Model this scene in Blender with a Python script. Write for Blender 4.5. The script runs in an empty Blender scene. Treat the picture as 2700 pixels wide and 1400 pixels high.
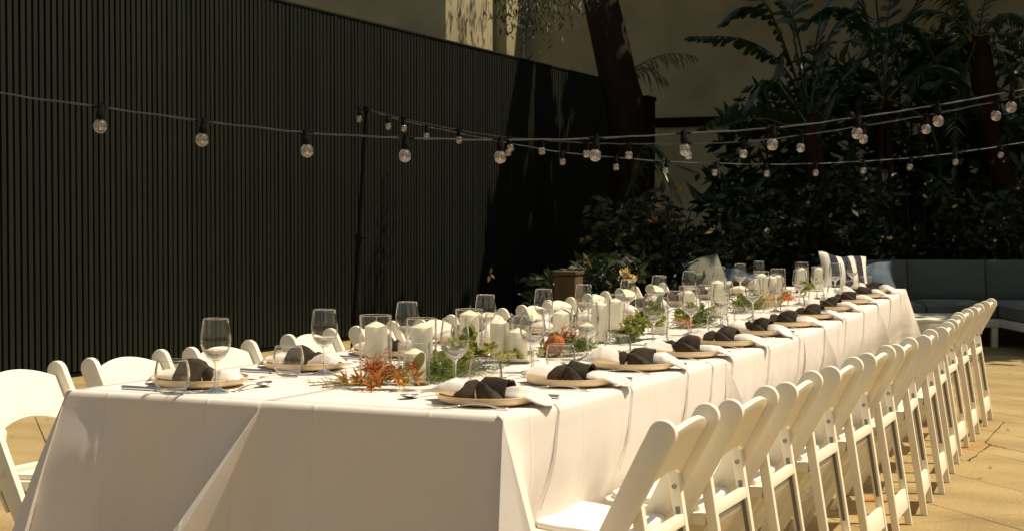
import bpy, math, random
from mathutils import Vector, Matrix, noise
random.seed(7)
R = math.radians
sc = bpy.context.scene
col = sc.collection

# ------------------------------------------------------------------ camera
CAM = Vector((1.3835, -3.1499, 1.231)); YAW, PIT, ROL, FPX = 0.4076, 0.0289, 0.0015, 3706.2
_f = Vector((-math.sin(YAW)*math.cos(PIT), math.cos(YAW)*math.cos(PIT), -math.sin(PIT)))
_r = Vector((math.cos(YAW), math.sin(YAW), 0)); _u = _r.cross(_f)
_r, _u = _r*math.cos(ROL)+_u*math.sin(ROL), -_r*math.sin(ROL)+_u*math.cos(ROL)
cam = bpy.data.cameras.new('camera'); co = bpy.data.objects.new('camera', cam); col.objects.link(co)
M = Matrix((_r, _u, -_f)).transposed().to_4x4(); M.translation = CAM; co.matrix_world = M
cam.sensor_width = 36; cam.lens = FPX/2700*36; cam.clip_end = 400; cam.clip_start = .05
cam.dof.use_dof = True; cam.dof.focus_distance = 5.6; cam.dof.aperture_fstop = 8.0
sc.camera = co
# ------------------------------------------------------------------ light
SUN = Vector((0.423, 0.202, 0.883)).normalized()
w = bpy.data.worlds.new('World'); sc.world = w; w.use_nodes = True
nt = w.node_tree; bg = nt.nodes['Background']
sky = nt.nodes.new('ShaderNodeTexSky'); sky.sky_type = 'NISHITA'; sky.sun_disc = False
sky.sun_elevation = math.asin(SUN.z); sky.sun_rotation = math.atan2(SUN.x, SUN.y); sky.air_density = 1.0; sky.dust_density = 1.5
nt.links.new(sky.outputs[0], bg.inputs[0]); bg.inputs[1].default_value = 0.075
sl = bpy.data.lights.new('sun', 'SUN'); so = bpy.data.objects.new('sun', sl); col.objects.link(so)
sl.energy = 4.6; sl.angle = R(.55); sl.color = (1, .98, .945)
so.rotation_euler = SUN.to_track_quat('Z', 'Y').to_euler(); so.location = (6, 2, 12)
vs = sc.view_settings; vs.view_transform = 'Standard'; vs.look = 'None'; vs.exposure = .27; vs.gamma = 1; vs.use_curve_mapping = False
vs.use_white_balance = True; vs.white_balance_temperature = 9000; vs.white_balance_tint = 8
cy = sc.cycles; cy.use_denoising = True; cy.transparent_max_bounces = 40; cy.max_bounces = 10; cy.caustics_reflective = False; cy.caustics_refractive = False
cy.sample_clamp_indirect = 6

# ------------------------------------------------------------------ helpers
def P(px, py, D):                                   # a point D metres in front of the lens
    return CAM + (_f + _r*((px-1350)/FPX) - _u*((py-700)/FPX))*D
def PY(px, py, Y):
    d = _f + _r*((px-1350)/FPX) - _u*((py-700)/FPX); return CAM + d*((Y-CAM.y)/d.y)
def PXp(px, py, X):
    d = _f + _r*((px-1350)/FPX) - _u*((py-700)/FPX); return CAM + d*((X-CAM.x)/d.x)
def lerp(tab, t):
    if t <= tab[0][0]: return tab[0][1]
    for (a, x), (b, y) in zip(tab, tab[1:]):
        if t <= b: return x+(y-x)*(t-a)/(b-a)
    return tab[-1][1]

class MB:
    def __init__(s): s.v = []; s.f = []; s.uv = None
    def add(s, vs, fs):
        o = len(s.v); s.v += [tuple(x) for x in vs]; s.f += [tuple(i+o for i in f) for f in fs]; return s
    def box(s, c, d, rot=None, top=1.0):
        x, y, z = d[0]/2, d[1]/2, d[2]/2
        vs = [Vector(q) for q in ((-x,-y,-z),(x,-y,-z),(x,y,-z),(-x,y,-z),(-x*top,-y*top,z),(x*top,-y*top,z),(x*top,y*top,z),(-x*top,y*top,z))]
        if rot is not None: vs = [rot @ q for q in vs]
        return s.add([q+Vector(c) for q in vs], [(0,3,2,1),(4,5,6,7),(0,1,5,4),(1,2,6,5),(2,3,7,6),(3,0,4,7)])
    def tube(s, pts, rad, n=8, cap=True):
        pts = [Vector(p) for p in pts]; m = len(pts)
        if not isinstance(rad, (list, tuple)): rad = [rad]*m
        o = len(s.v); prev = None
        for i, p in enumerate(pts):
            t = (pts[min(i+1, m-1)]-pts[max(i-1, 0)]).normalized()
            a = prev if prev is not None else (Vector((0, 0, 1)) if abs(t.z) < .9 else Vector((1, 0, 0)))
            a = (a - t*a.dot(t)); a = a.normalized() if a.length > 1e-6 else t.orthogonal().normalized()
            b = t.cross(a); prev = a
            for k in range(n):
                th = 2*math.pi*k/n; s.v.append(tuple(p+(a*math.cos(th)+b*math.sin(th))*rad[i]))
        for i in range(m-1):
            for k in range(n):
                s.f.append((o+i*n+k, o+i*n+(k+1) % n, o+(i+1)*n+(k+1) % n, o+(i+1)*n+k))
        if cap:
            s.f.append(tuple(o+k for k in range(n))[::-1]); s.f.append(tuple(o+(m-1)*n+k for k in range(n)))
        return s
    def lathe(s, prof, n=32, c=(0, 0, 0)):
        o = len(s.v); m = len(prof)
        for r, z in prof:
            for k in range(n):
                th = 2*math.pi*k/n; s.v.append((c[0]+r*math.cos(th), c[1]+r*math.sin(th), c[2]+z))
        for i in range(m-1):
            for k in range(n):
                s.f.append((o+i*n+k, o+i*n+(k+1) % n, o+(i+1)*n+(k+1) % n, o+(i+1)*n+k))
        return s
    def prism(s, poly, t, axis='x', c=0.0):          # polygon in the plane across axis, thickness t
        n = len(poly)
        mk = {'x': lambda p, q: (q, p[0], p[1]), 'y': lambda p, q: (p[0], q, p[1]), 'z': lambda p, q: (p[0], p[1], q)}[axis]
        return s.add([mk(p, c-t/2) for p in poly]+[mk(p, c+t/2) for p in poly],
                     [tuple(range(n))[::-1], tuple(range(n, 2*n))]+[(i, (i+1) % n, n+(i+1) % n, n+i) for i in range(n)])
    def grid(s, fn, nu, nv):
        o = len(s.v)
        for j in range(nv+1):
            for i in range(nu+1): s.v.append(tuple(fn(i/nu, j/nv)))
        for j in range(nv):
            for i in range(nu):
                a = o+j*(nu+1)+i; s.f.append((a, a+1, a+nu+2, a+nu+1))
        return s
    def mesh(s, name, mat, smooth=True, bevel=0):
        me = bpy.data.meshes.new(name); me.from_pydata(s.v, [], s.f); me.validate()
        if mat: me.materials.append(mat)
        import bmesh
        b = bmesh.new(); b.from_mesh(me); bmesh.ops.recalc_face_normals(b, faces=b.faces)
        if bevel:
            es = [e for e in b.edges if len(e.link_faces) == 2 and e.calc_face_angle(0) > R(35)]
            bmesh.ops.bevel(b, geom=es, offset=bevel, segments=2, profile=.5, affect='EDGES', clamp_overlap=True)
        if smooth:
            for f in b.faces: f.smooth = True
            for e in b.edges:
                if len(e.link_faces) == 2 and e.calc_face_angle(0) > R(38): e.smooth = False
        b.to_mesh(me); b.free(); return me
    def build(s, name, mat, parent=None, smooth=True, bevel=0):
        o = bpy.data.objects.new(name, s.mesh(name, mat, smooth, bevel)); col.objects.link(o)
        if parent: o.parent = parent
        return o
def obj(name, me, parent=None, loc=None, rz=None):
    o = bpy.data.objects.new(name, me); col.objects.link(o)
    if parent: o.parent = parent
    if loc is not None: o.location = loc
    if rz is not None: o.rotation_euler = (0, 0, rz)
    return o
def tag(o, label=None, cat=None, group=None, kind=None):
    if label: o['label'] = label
    if cat: o['category'] = cat
    if group: o['group'] = group
    if kind: o['kind'] = kind
    return o
def empty(name, loc, rz=0):
    o = bpy.data.objects.new(name, None); col.objects.link(o); o.location = loc; o.rotation_euler = (0, 0, rz); o.empty_display_size = .1; return o
def copy_tree(o, parent=None):
    c = o.copy(); col.objects.link(c)
    if parent: c.parent = parent
    for ch in list(o.children): copy_tree(ch, c)
    return c
ORD = ['first', 'second', 'third', 'fourth', 'fifth', 'sixth', 'seventh', 'eighth', 'ninth', 'tenth', 'eleventh', 'twelfth', 'thirteenth', 'fourteenth', 'fifteenth', 'sixteenth', 'seventeenth']

# ------------------------------------------------------------------ materials
def mat(name, color, rough=.6, spec=.5, var=0, vscale=6, bump=0, bscale=60, metal=0, sss=0, transl=0, stretch=None, color2=None, sheen=0):
    m = bpy.data.materials.new(name); m.use_nodes = True; t = m.node_tree; b = t.nodes['Principled BSDF']
    b.inputs['Base Color'].default_value = (*color, 1); b.inputs['Roughness'].default_value = rough
    b.inputs['Specular IOR Level'].default_value = spec; b.inputs['Metallic'].default_value = metal
    if sss: b.inputs['Subsurface Weight'].default_value = sss; b.inputs['Subsurface Radius'].default_value = (.02, .012, .006)
    tc = t.nodes.new('ShaderNodeTexCoord'); mp = t.nodes.new('ShaderNodeMapping'); t.links.new(tc.outputs['Object'], mp.inputs[0])
    if stretch: mp.inputs['Scale'].default_value = stretch
    if var or color2:
        n = t.nodes.new('ShaderNodeTexNoise'); n.inputs['Scale'].default_value = vscale; n.inputs['Detail'].default_value = 6; t.links.new(mp.outputs[0], n.inputs['Vector'])
        rp = t.nodes.new('ShaderNodeValToRGB'); t.links.new(n.outputs[0], rp.inputs[0])
        rp.color_ramp.elements[0].position = .32; rp.color_ramp.elements[1].position = .68
        c2 = color2 or tuple(min(1, c*(1+var)) for c in color); c1 = color if color2 else tuple(c*(1-var) for c in color)
        rp.color_ramp.elements[0].color = (*c1, 1); rp.color_ramp.elements[1].color = (*c2, 1)
        t.links.new(rp.outputs[0], b.inputs['Base Color'])
    if bump:
        n2 = t.nodes.new('ShaderNodeTexNoise'); n2.inputs['Scale'].default_value = bscale; n2.inputs['Detail'].default_value = 5; t.links.new(mp.outputs[0], n2.inputs['Vector'])
        bp = t.nodes.new('ShaderNodeBump'); bp.inputs['Strength'].default_value = bump; bp.inputs['Distance'].default_value = .01
        t.links.new(n2.outputs[0], bp.inputs['Height']); t.links.new(bp.outputs[0], b.inputs['Normal'])
    if transl:
        tr = t.nodes.new('ShaderNodeBsdfTranslucent'); tr.inputs[0].default_value = (*[min(1, c*1.6) for c in color], 1)
        mx = t.nodes.new('ShaderNodeMixShader'); mx.inputs[0].default_value = transl
        t.links.new(b.outputs[0], mx.inputs[1]); t.links.new(tr.outputs[0], mx.inputs[2]); t.links.new(mx.outputs[0], t.nodes['Material Output'].inputs[0])
    if sheen: b.inputs['Sheen Weight'].default_value = sheen
    return m
def thin_glass(name, tint=(.97, .97, .96), edge=(.74, .70, .62), refl=1.0):
    m = bpy.data.materials.new(name); m.use_nodes = True; t = m.node_tree; t.nodes.remove(t.nodes['Principled BSDF'])
    lw = t.nodes.new('ShaderNodeLayerWeight'); lw.inputs[0].default_value = .5
    rp = t.nodes.new('ShaderNodeValToRGB'); t.links.new(lw.outputs['Facing'], rp.inputs[0])
    rp.color_ramp.elements[0].position = .6; rp.color_ramp.elements[0].color = (*tint, 1); rp.color_ramp.elements[1].position = 1; rp.color_ramp.elements[1].color = (*edge, 1)
    tr = t.nodes.new('ShaderNodeBsdfTransparent'); t.links.new(rp.outputs[0], tr.inputs[0])
    gl = t.nodes.new('ShaderNodeBsdfGlossy'); gl.inputs['Roughness'].default_value = .015
    pw_ = t.nodes.new('ShaderNodeMath'); pw_.operation = 'POWER'; pw_.inputs[1].default_value = 4.5; t.links.new(lw.outputs['Facing'], pw_.inputs[0])
    mu = t.nodes.new('ShaderNodeMath'); mu.operation = 'MULTIPLY_ADD'; mu.inputs[1].default_value = min(.9, .7*refl); mu.inputs[2].default_value = .03*refl; t.links.new(pw_.outputs[0], mu.inputs[0]); mu.use_clamp = True
    mx = t.nodes.new('ShaderNodeMixShader'); t.links.new(mu.outputs[0], mx.inputs[0]); t.links.new(tr.outputs[0], mx.inputs[1]); t.links.new(gl.outputs[0], mx.inputs[2])
    t.links.new(mx.outputs[0], t.nodes['Material Output'].inputs[0]); return m
def solid_glass(name, lo=.42, hi=.95, kmax=.85):
    """clear glass: see-through face on, bending light towards its edges"""
    m = bpy.data.materials.new(name); m.use_nodes = True; t = m.node_tree; t.nodes.remove(t.nodes['Principled BSDF'])
    g = t.nodes.new('ShaderNodeBsdfGlass'); g.inputs['IOR'].default_value = 1.46; g.inputs['Roughness'].default_value = 0; g.inputs[0].default_value = (.98, .98, .96, 1)
    tr = t.nodes.new('ShaderNodeBsdfTransparent'); gl = t.nodes.new('ShaderNodeBsdfGlossy'); gl.inputs['Roughness'].default_value = .02
    lw = t.nodes.new('ShaderNodeLayerWeight'); lw.inputs[0].default_value = .5
    rp = t.nodes.new('ShaderNodeValToRGB'); t.links.new(lw.outputs['Facing'], rp.inputs[0]); rp.color_ramp.elements[0].position = .68; rp.color_ramp.elements[0].color = (.985, .985, .975, 1); rp.color_ramp.elements[1].position = .98; rp.color_ramp.elements[1].color = (.55, .50, .42, 1); t.links.new(rp.outputs[0], tr.inputs[0])
    pw_ = t.nodes.new('ShaderNodeMath'); pw_.operation = 'POWER'; pw_.inputs[1].default_value = 4; t.links.new(lw.outputs['Facing'], pw_.inputs[0])
    mu = t.nodes.new('ShaderNodeMath'); mu.operation = 'MULTIPLY_ADD'; mu.inputs[1].default_value = .6; mu.inputs[2].default_value = .035; t.links.new(pw_.outputs[0], mu.inputs[0])
    m1 = t.nodes.new('ShaderNodeMixShader'); t.links.new(mu.outputs[0], m1.inputs[0]); t.links.new(tr.outputs[0], m1.inputs[1]); t.links.new(gl.outputs[0], m1.inputs[2])
    mr = t.nodes.new('ShaderNodeMapRange'); mr.inputs[1].default_value = lo; mr.inputs[2].default_value = hi; mr.inputs[3].default_value = 0; mr.inputs[4].default_value = kmax; t.links.new(lw.outputs['Facing'], mr.inputs[0])
    m2 = t.nodes.new('ShaderNodeMixShader'); t.links.new(mr.outputs[0], m2.inputs[0]); t.links.new(m1.outputs[0], m2.inputs[1]); t.links.new(g.outputs[0], m2.inputs[2])
    t.links.new(m2.outputs[0], t.nodes['Material Output'].inputs[0]); return m
def lip_mat(name):
    m = bpy.data.materials.new(name); m.use_nodes = True; t = m.node_tree; t.nodes.remove(t.nodes['Principled BSDF'])
    gl = t.nodes.new('ShaderNodeBsdfGlossy'); gl.inputs['Roughness'].default_value = .22; gl.inputs[0].default_value = (.95, .93, .88, 1); tr = t.nodes.new('ShaderNodeBsdfTransparent'); mx = t.nodes.new('ShaderNodeMixShader'); mx.inputs[0].default_value = .62
    t.links.new(tr.outputs[0], mx.inputs[1]); t.links.new(gl.outputs[0], mx.inputs[2]); t.links.new(mx.outputs[0], t.nodes['Material Output'].inputs[0]); return m
def cloth_mat(name, color):
    m = mat(name, color, rough=.85, spec=.15, transl=.12); t = m.node_tree; b = t.nodes['Principled BSDF']
    tc = t.nodes.new('ShaderNodeTexCoord')
    hs = []
    for ax in ('X', 'Y', 'Z'):
        wv = t.nodes.new('ShaderNodeTexWave'); wv.bands_direction = ax; wv.inputs['Scale'].default_value = 420; wv.inputs['Distortion'].default_value = 1.2; wv.inputs['Detail'].default_value = 1
        t.links.new(tc.outputs['Object'], wv.inputs[0]); hs.append(wv)
    a = t.nodes.new('ShaderNodeMath'); t.links.new(hs[0].outputs[1], a.inputs[0]); t.links.new(hs[1].outputs[1], a.inputs[1])
    a2 = t.nodes.new('ShaderNodeMath'); t.links.new(a.outputs[0], a2.inputs[0]); t.links.new(hs[2].outputs[1], a2.inputs[1])
    n = t.nodes.new('ShaderNodeTexNoise'); n.inputs['Scale'].default_value = 9; n.inputs['Detail'].default_value = 3; t.links.new(tc.outputs['Object'], n.inputs['Vector'])
    mm = t.nodes.new('ShaderNodeMath'); mm.operation = 'MULTIPLY_ADD'; mm.inputs[1].default_value = 34; t.links.new(n.outputs[0], mm.inputs[0]); t.links.new(a2.outputs[0], mm.inputs[2])
    sp = t.nodes.new('ShaderNodeSeparateXYZ'); t.links.new(tc.outputs['Object'], sp.inputs[0]); last = mm
    def mth(op, a, b=None):
        q = t.nodes.new('ShaderNodeMath'); q.operation = op
        for i_, v_ in enumerate((a, b)):
            if v_ is None: continue
            if isinstance(v_, (int, float)): q.inputs[i_].default_value = v_
            else: t.links.new(v_, q.inputs[i_])
        return q.outputs[0]
    for ax_, per, sh in (('X', .335, .11), ('Y', .305, .05)):      # packing creases pressed into the cloth
        v_ = mth('ABSOLUTE', mth('SUBTRACT', mth('FRACT', mth('ADD', mth('DIVIDE', sp.outputs[ax_], per), 10+sh)), .5))
        v_ = mth('SUBTRACT', 1, mth('MINIMUM', mth('MULTIPLY', v_, 38), 1))
        last_ = mth('ADD', last.outputs[0] if last is mm else last, mth('MULTIPLY', v_, 34)); last = last_
    bp = t.nodes.new('ShaderNodeBump'); bp.inputs['Strength'].default_value = .28; bp.inputs['Distance'].default_value = .0012
    t.links.new(last, bp.inputs['Height']); t.links.new(bp.outputs[0], b.inputs['Normal']); return m
def ground_mat(name):
    m = bpy.data.materials.new(name); m.use_nodes = True; t = m.node_tree; b = t.nodes['Principled BSDF']
    b.inputs['Roughness'].default_value = .9; b.inputs['Specular IOR Level'].default_value = .2
    g = t.nodes.new('ShaderNodeNewGeometry')
    def nz(scale, det=8, lac=2.0, stretch=None):
        n = t.nodes.new('ShaderNodeTexNoise'); n.inputs['Scale'].default_value = scale; n.inputs['Detail'].default_value = det
        if stretch:
            mp = t.nodes.new('ShaderNodeMapping'); mp.inputs['Scale'].default_value = stretch; mp.inputs['Rotation'].default_value = (0, 0, .35)
            t.links.new(g.outputs['Position'], mp.inputs[0]); t.links.new(mp.outputs[0], n.inputs['Vector'])
        else: t.links.new(g.outputs['Position'], n.inputs['Vector'])
        return n
    def ramp(src, els):
        r = t.nodes.new('ShaderNodeValToRGB'); t.links.new(src, r.inputs[0]); e = r.color_ramp.elements
        e[0].position, e[0].color = els[0][0], (*els[0][1], 1); e[1].position, e[1].color = els[-1][0], (*els[-1][1], 1)
        for p, c in els[1:-1]: q = e.new(p); q.color = (*c, 1)
        return r
    base = ramp(nz(1.1, 9, stretch=(1, 2.2, 1)).outputs[0], [(.3, (.25, .185, .092)), (.5, (.335, .25, .126)), (.7, (.40, .305, .162))])
    spk = ramp(nz(70, 4).outputs[0], [(.3, (.72, .70, .66)), (.62, (1.06, 1.05, 1.03))])
    mx = t.nodes.new('ShaderNodeMixRGB'); mx.blend_type = 'MULTIPLY'; mx.inputs[0].default_value = .75
    t.links.new(base.outputs[0], mx.inputs[1]); t.links.new(spk.outputs[0], mx.inputs[2])
    st = ramp(nz(.55, 5, stretch=(1.4, .8, 1)).outputs[0], [(.56, (0, 0, 0)), (.70, (1, 1, 1))])
    mx2 = t.nodes.new('ShaderNodeMixRGB'); t.links.new(mx.outputs[0], mx2.inputs[1]); mx2.inputs[2].default_value = (.165, .115, .056, 1)
    ml = t.nodes.new('ShaderNodeMath'); ml.operation = 'MULTIPLY'; ml.inputs[1].default_value = .55; t.links.new(st.outputs[0], ml.inputs[0]); t.links.new(ml.outputs[0], mx2.inputs[0])
    prev = mx2
    for (x, y, r, c, k) in ((.60, 4.98, .20, (.33, .12, .03), .75), (.40, 3.25, .11, (.34, .11, .03), .8), (.74, 5.15, .09, (.28, .11, .035), .7)):   # rust stains
        vm = t.nodes.new('ShaderNodeVectorMath'); vm.operation = 'DISTANCE'; vm.inputs[1].default_value = (x, y, 0); t.links.new(g.outputs['Position'], vm.inputs[0])
        ad = t.nodes.new('ShaderNodeMath'); ad.operation = 'MULTIPLY_ADD'; ad.inputs[1].default_value = r*1.1; t.links.new(nz(9, 4).outputs[0], ad.inputs[0]); t.links.new(vm.outputs['Value'], ad.inputs[2])
        rr = ramp(ad.outputs[0], [(r*.55, (k, k, k)), (r*1.45, (0, 0, 0))])
        q = t.nodes.new('ShaderNodeMixRGB'); t.links.new(rr.outputs[0], q.inputs[0]); t.links.new(prev.outputs[0], q.inputs[1]); q.inputs[2].default_value = (*c, 1); prev = q
    t.links.new(prev.outputs[0], b.inputs['Base Color'])
    bp = t.nodes.new('ShaderNodeBump'); bp.inputs['Strength'].default_value = .35; bp.inputs['Distance'].default_value = .004
    t.links.new(nz(55, 8).outputs[0], bp.inputs['Height']); t.links.new(bp.outputs[0], b.inputs['Normal']); return m

MG = ground_mat('paving')
M_joint = mat('joint_dirt', (.10, .07, .036), .95, .1, var=.4, vscale=20)
M_cloth = cloth_mat('white_cloth', (.82, .755, .71))
M_napkin = cloth_mat('napkin_linen', (.82, .765, .71))
M_dark = mat('charcoal_linen', (.050, .039, .031), .95, .08, var=.18, vscale=40, bump=.3, bscale=420)
M_resin = mat('white_resin', (.82, .755, .62), .45, .4, var=.03, vscale=9, bump=.02, bscale=160)
M_pad = mat('white_vinyl', (.80, .78, .73), .5, .4, bump=.05, bscale=60)
M_screw = mat('screw_steel', (.22, .205, .18), .4, .5, metal=.6)
M_slot = mat('grey_plastic', (.17, .165, .15), .6)
M_plate = mat('stoneware', (.78, .60, .38), .42, .45, var=.06, vscale=25, bump=.03, bscale=150)
M_rim = mat('stoneware_rim', (.60, .38, .16), .45, .4, var=.15, vscale=40)
M_steel = mat('steel', (.80, .76, .68), .30, .5, metal=1, bump=.01, bscale=90)
M_lip = lip_mat('glass_lip'); M_glass = solid_glass('clear_glass', .45, .92, .9); M_vase = solid_glass('vase_glass', .54, .95, .85); M_solid = solid_glass('solid_glass', -.3, .7, .9)
M_wax = mat('cream_wax', (.93, .87, .68), .5, .35, sss=.2, transl=.34, bump=.02, bscale=80)
M_wick = mat('wick', (.55, .5, .42), .9)
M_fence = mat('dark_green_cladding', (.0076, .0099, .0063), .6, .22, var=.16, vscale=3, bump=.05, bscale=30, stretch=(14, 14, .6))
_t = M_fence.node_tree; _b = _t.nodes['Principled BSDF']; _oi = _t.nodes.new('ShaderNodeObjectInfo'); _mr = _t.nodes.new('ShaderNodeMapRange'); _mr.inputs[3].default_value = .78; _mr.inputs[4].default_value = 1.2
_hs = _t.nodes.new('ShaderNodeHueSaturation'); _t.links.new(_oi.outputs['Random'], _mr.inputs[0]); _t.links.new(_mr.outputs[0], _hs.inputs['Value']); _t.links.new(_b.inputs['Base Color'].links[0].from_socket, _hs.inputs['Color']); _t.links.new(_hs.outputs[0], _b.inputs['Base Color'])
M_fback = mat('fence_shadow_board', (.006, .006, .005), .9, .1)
M_black = mat('black_rubber', (.006, .006, .0055), .85, .05)
M_wire = mat('festoon_cable', (.022, .020, .018), .33, .7)
M_bulb = thin_glass('bulb_glass', (.95, .94, .91), (.85, .82, .74), 7.0)
M_fil = mat('amber_filament', (.95, .28, .03), .5)
M_wall = mat('render_wall', (.31, .275, .18), .95, .1, var=.22, vscale=.8, bump=.12, bscale=25)
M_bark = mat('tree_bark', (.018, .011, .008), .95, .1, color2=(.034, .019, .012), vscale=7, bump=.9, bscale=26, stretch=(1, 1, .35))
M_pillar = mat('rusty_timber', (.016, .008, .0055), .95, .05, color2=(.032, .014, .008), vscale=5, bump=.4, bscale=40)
M_timber = mat('weathered_timber', (.075, .050, .026), .9, .15, color2=(.12, .08, .042), vscale=9, bump=.4, bscale=45, stretch=(1, 1, .2))
def leaf(name, c, rough=.42, spec=.45, tr=.22): return mat(name, c, rough, spec, var=.3, vscale=5, transl=tr)
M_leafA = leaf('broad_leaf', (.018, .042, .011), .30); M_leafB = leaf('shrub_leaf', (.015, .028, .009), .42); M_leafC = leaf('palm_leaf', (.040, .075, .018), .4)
M_leafD = leaf('dry_leaf', (.20, .13, .05), .7, .2); M_spray = leaf('spray_leaf', (.016, .030, .009), .55, .3, .1); M_crown = leaf('crown_leaf', (.030, .055, .014), .5)
M_green = leaf('cut_foliage', (.17, .19, .042), .5, .35, .35); M_green2 = leaf('olive_foliage', (.25, .24, .075), .5, .35, .35); M_fern = leaf('fern', (.085, .115, .030), .6, .3)
M_stem = mat('stem', (.26, .21, .07), .7, .3, var=.2); M_branch = mat('twig', (.09, .05, .03), .9)
M_orange = mat('orange_bract', (.42, .13, .02), .6, .3, color2=(.56, .33, .085), vscale=22, transl=.2); M_red = mat('red_stamen', (.36, .062, .018), .6, .3, color2=(.46, .15, .05), vscale=40)
M_rust = mat('banksia', (.30, .075, .02), .8, .2, color2=(.45, .16, .05), vscale=60, bump=.8, bscale=120)
M_straw = mat('straw', (.50, .36, .14), .7, .3, var=.2, vscale=20); M_pink = mat('pale_pink', (.72, .45, .30), .7, .3, color2=(.78, .62, .42), vscale=30); M_poppy = mat('orange_petals', (.80, .20, .03), .6, .3, transl=.2)
M_sofa = mat('sofa_fabric', (.085, .097, .076), .9, .15, var=.08, vscale=10, bump=.2, bscale=260, sheen=.2)
M_sofaframe = mat('white_frame', (.72, .70, .58), .5, .4, var=.04)
M_blue = mat('blue_cushion', (.085, .125, .165), .9, .15, var=.12, vscale=14, bump=.25, bscale=220, sheen=.2)
M_grey = mat('grey_cushion', (.17, .175, .14), .9, .15, var=.1, vscale=12, bump=.2, bscale=220)
M_stripe_w = mat('stripe_white', (.72, .69, .60), .9, .1, bump=.2, bscale=220); M_stripe_n = mat('stripe_navy', (.035, .036, .055), .9, .1, bump=.2, bscale=220)
M_soil = mat('soil', (.030, .022, .013), .95, .1, var=.4, vscale=6)

# ------------------------------------------------------------------ table height and edge (the yard is not quite level)
DZ = [(0, .008), (.7, 0), (2.4, -.012), (4, -.011), (5.5, .006), (7.2, .022), (9, .022)]
XE = [(-1, .0), (0, 0), (.4, .048), (.9, .058), (1.5, .072), (2.3, .085), (3.3, .085), (4.4, .08), (5.1, .065), (6.6, .02), (7.4, -.03)]
def zt(y): return .75+lerp(DZ, y)
def xe(y): return lerp(XE, y)
TL, W, XM = 7.32, 1.358, -.70
#@@STRUCT
# ------------------------------------------------------------------ ground
g0 = MB(); g0.grid(lambda u, v: (-60+u*120, -40+v*110, -.012), 6, 6); tag(g0.build('ground', M_joint), kind='structure')
tile = .59; ca = math.cos(R(45)); gap = .0045
def slab_mb(i, j, mb, dz):
    a, b = i*tile, j*tile; h = tile/2-gap/2; vs = []
    for k, (da, db) in enumerate(((-h, -h), (h, -h), (h, h), (-h, h))):
        A, B = a+da, b+db; vs.append(((A-B)*ca+.02, (A+B)*ca+.13))
    n = len(mb.v); q = .003
    cx = sum(p[0] for p in vs)/4; cy_ = sum(p[1] for p in vs)/4
    t = [(x+(cx-x)*q/h, y+(cy_-y)*q/h, dz) for x, y in vs]; s = [(x, y, dz-.003) for x, y in vs]; bt = [(x, y, -.011) for x, y in vs]
    mb.add(t+s+bt, [(0, 1, 2, 3)]+[(4+k, 4+(k+1) % 4, (k+1) % 4, k) for k in range(4)]+[(8+k, 8+(k+1) % 4, 4+(k+1) % 4, 4+k) for k in range(4)])
    return cx, cy_
pave = empty('paving', (0, 0, 0)); tag(pave, kind='structure'); rest = MB(); rnd = random.Random(3); nslab = 0
for i in range(-24, 60):
    for j in range(-24, 60):
        cx, cy_ = (i-j)*tile*ca+.02, (i+j)*tile*ca+.13
        if not (-14 < cx < 9 and -5 < cy_ < 17): continue
        d = (Vector((cx, cy_, 0))-CAM); D = d.dot(_f)
        px, py = 1350+FPX*d.dot(_r)/D if D > 1 else -9999, 700-FPX*d.dot(_u)/D if D > 1 else 0
        see = D > 2 and -80 < px < 2800 and 880 < py < 1500 and (cx > .2 or cx < -1.25) and cx > -6.7
        dz = rnd.uniform(-.001, .0008)
        if see and nslab < 295:
            mb = MB(); slab_mb(i, j, mb, dz); mb.build('paving_slab', MG, pave, smooth=False); nslab += 1
        else: slab_mb(i, j, rest, dz)
tag(rest.build('paving_far', MG, pave, smooth=False), kind='stuff')
bed = MB(); bed.grid(lambda u, v: (-16+u*28, 12.9+v*14, .06+.05*noise.noise((u*14, v*9, 0))), 40, 20); tag(bed.build('garden_bed', M_soil), kind='structure')
kerb = MB(); kerb.box((-2, 12.84, .06), (28, .12, .15)); tag(kerb.build('kerb', M_timber, bevel=.01), kind='structure')
# cracks in the concrete: thin dark-filled slots
ck = MB()
for pts in ([(.736, 6.15), (.72, 5.7), (.70, 5.25), (.735, 5.14), (.70, 4.8), (.675, 4.54), (.60, 4.56), (.45, 4.62)], [(.735, 5.14), (.85, 5.03), (.95, 4.94), (1.3, 4.7)], [(.736, 6.15), (.9, 6.1), (1.3, 6.13)], [(.63, 6.58), (.8, 6.66), (1.3, 6.8)]):
    P0 = []
    for (a, b) in zip(pts, pts[1:]):
        for k in range(5): t = k/5; P0.append((a[0]+(b[0]-a[0])*t+rnd.uniform(-.006, .006), a[1]+(b[1]-a[1])*t+rnd.uniform(-.012, .012)))
    vs = []
    for q in P0: wd = rnd.uniform(.0015, .0055); vs += [(q[0]-wd, q[1], .0022), (q[0]+wd, q[1]+wd, .0022)]
    ck.add(vs, [(2*k, 2*k+1, 2*k+3, 2*k+2) for k in range(len(P0)-1)])
tag(ck.build('crack', M_joint, pave, smooth=False), kind='stuff')

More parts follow.
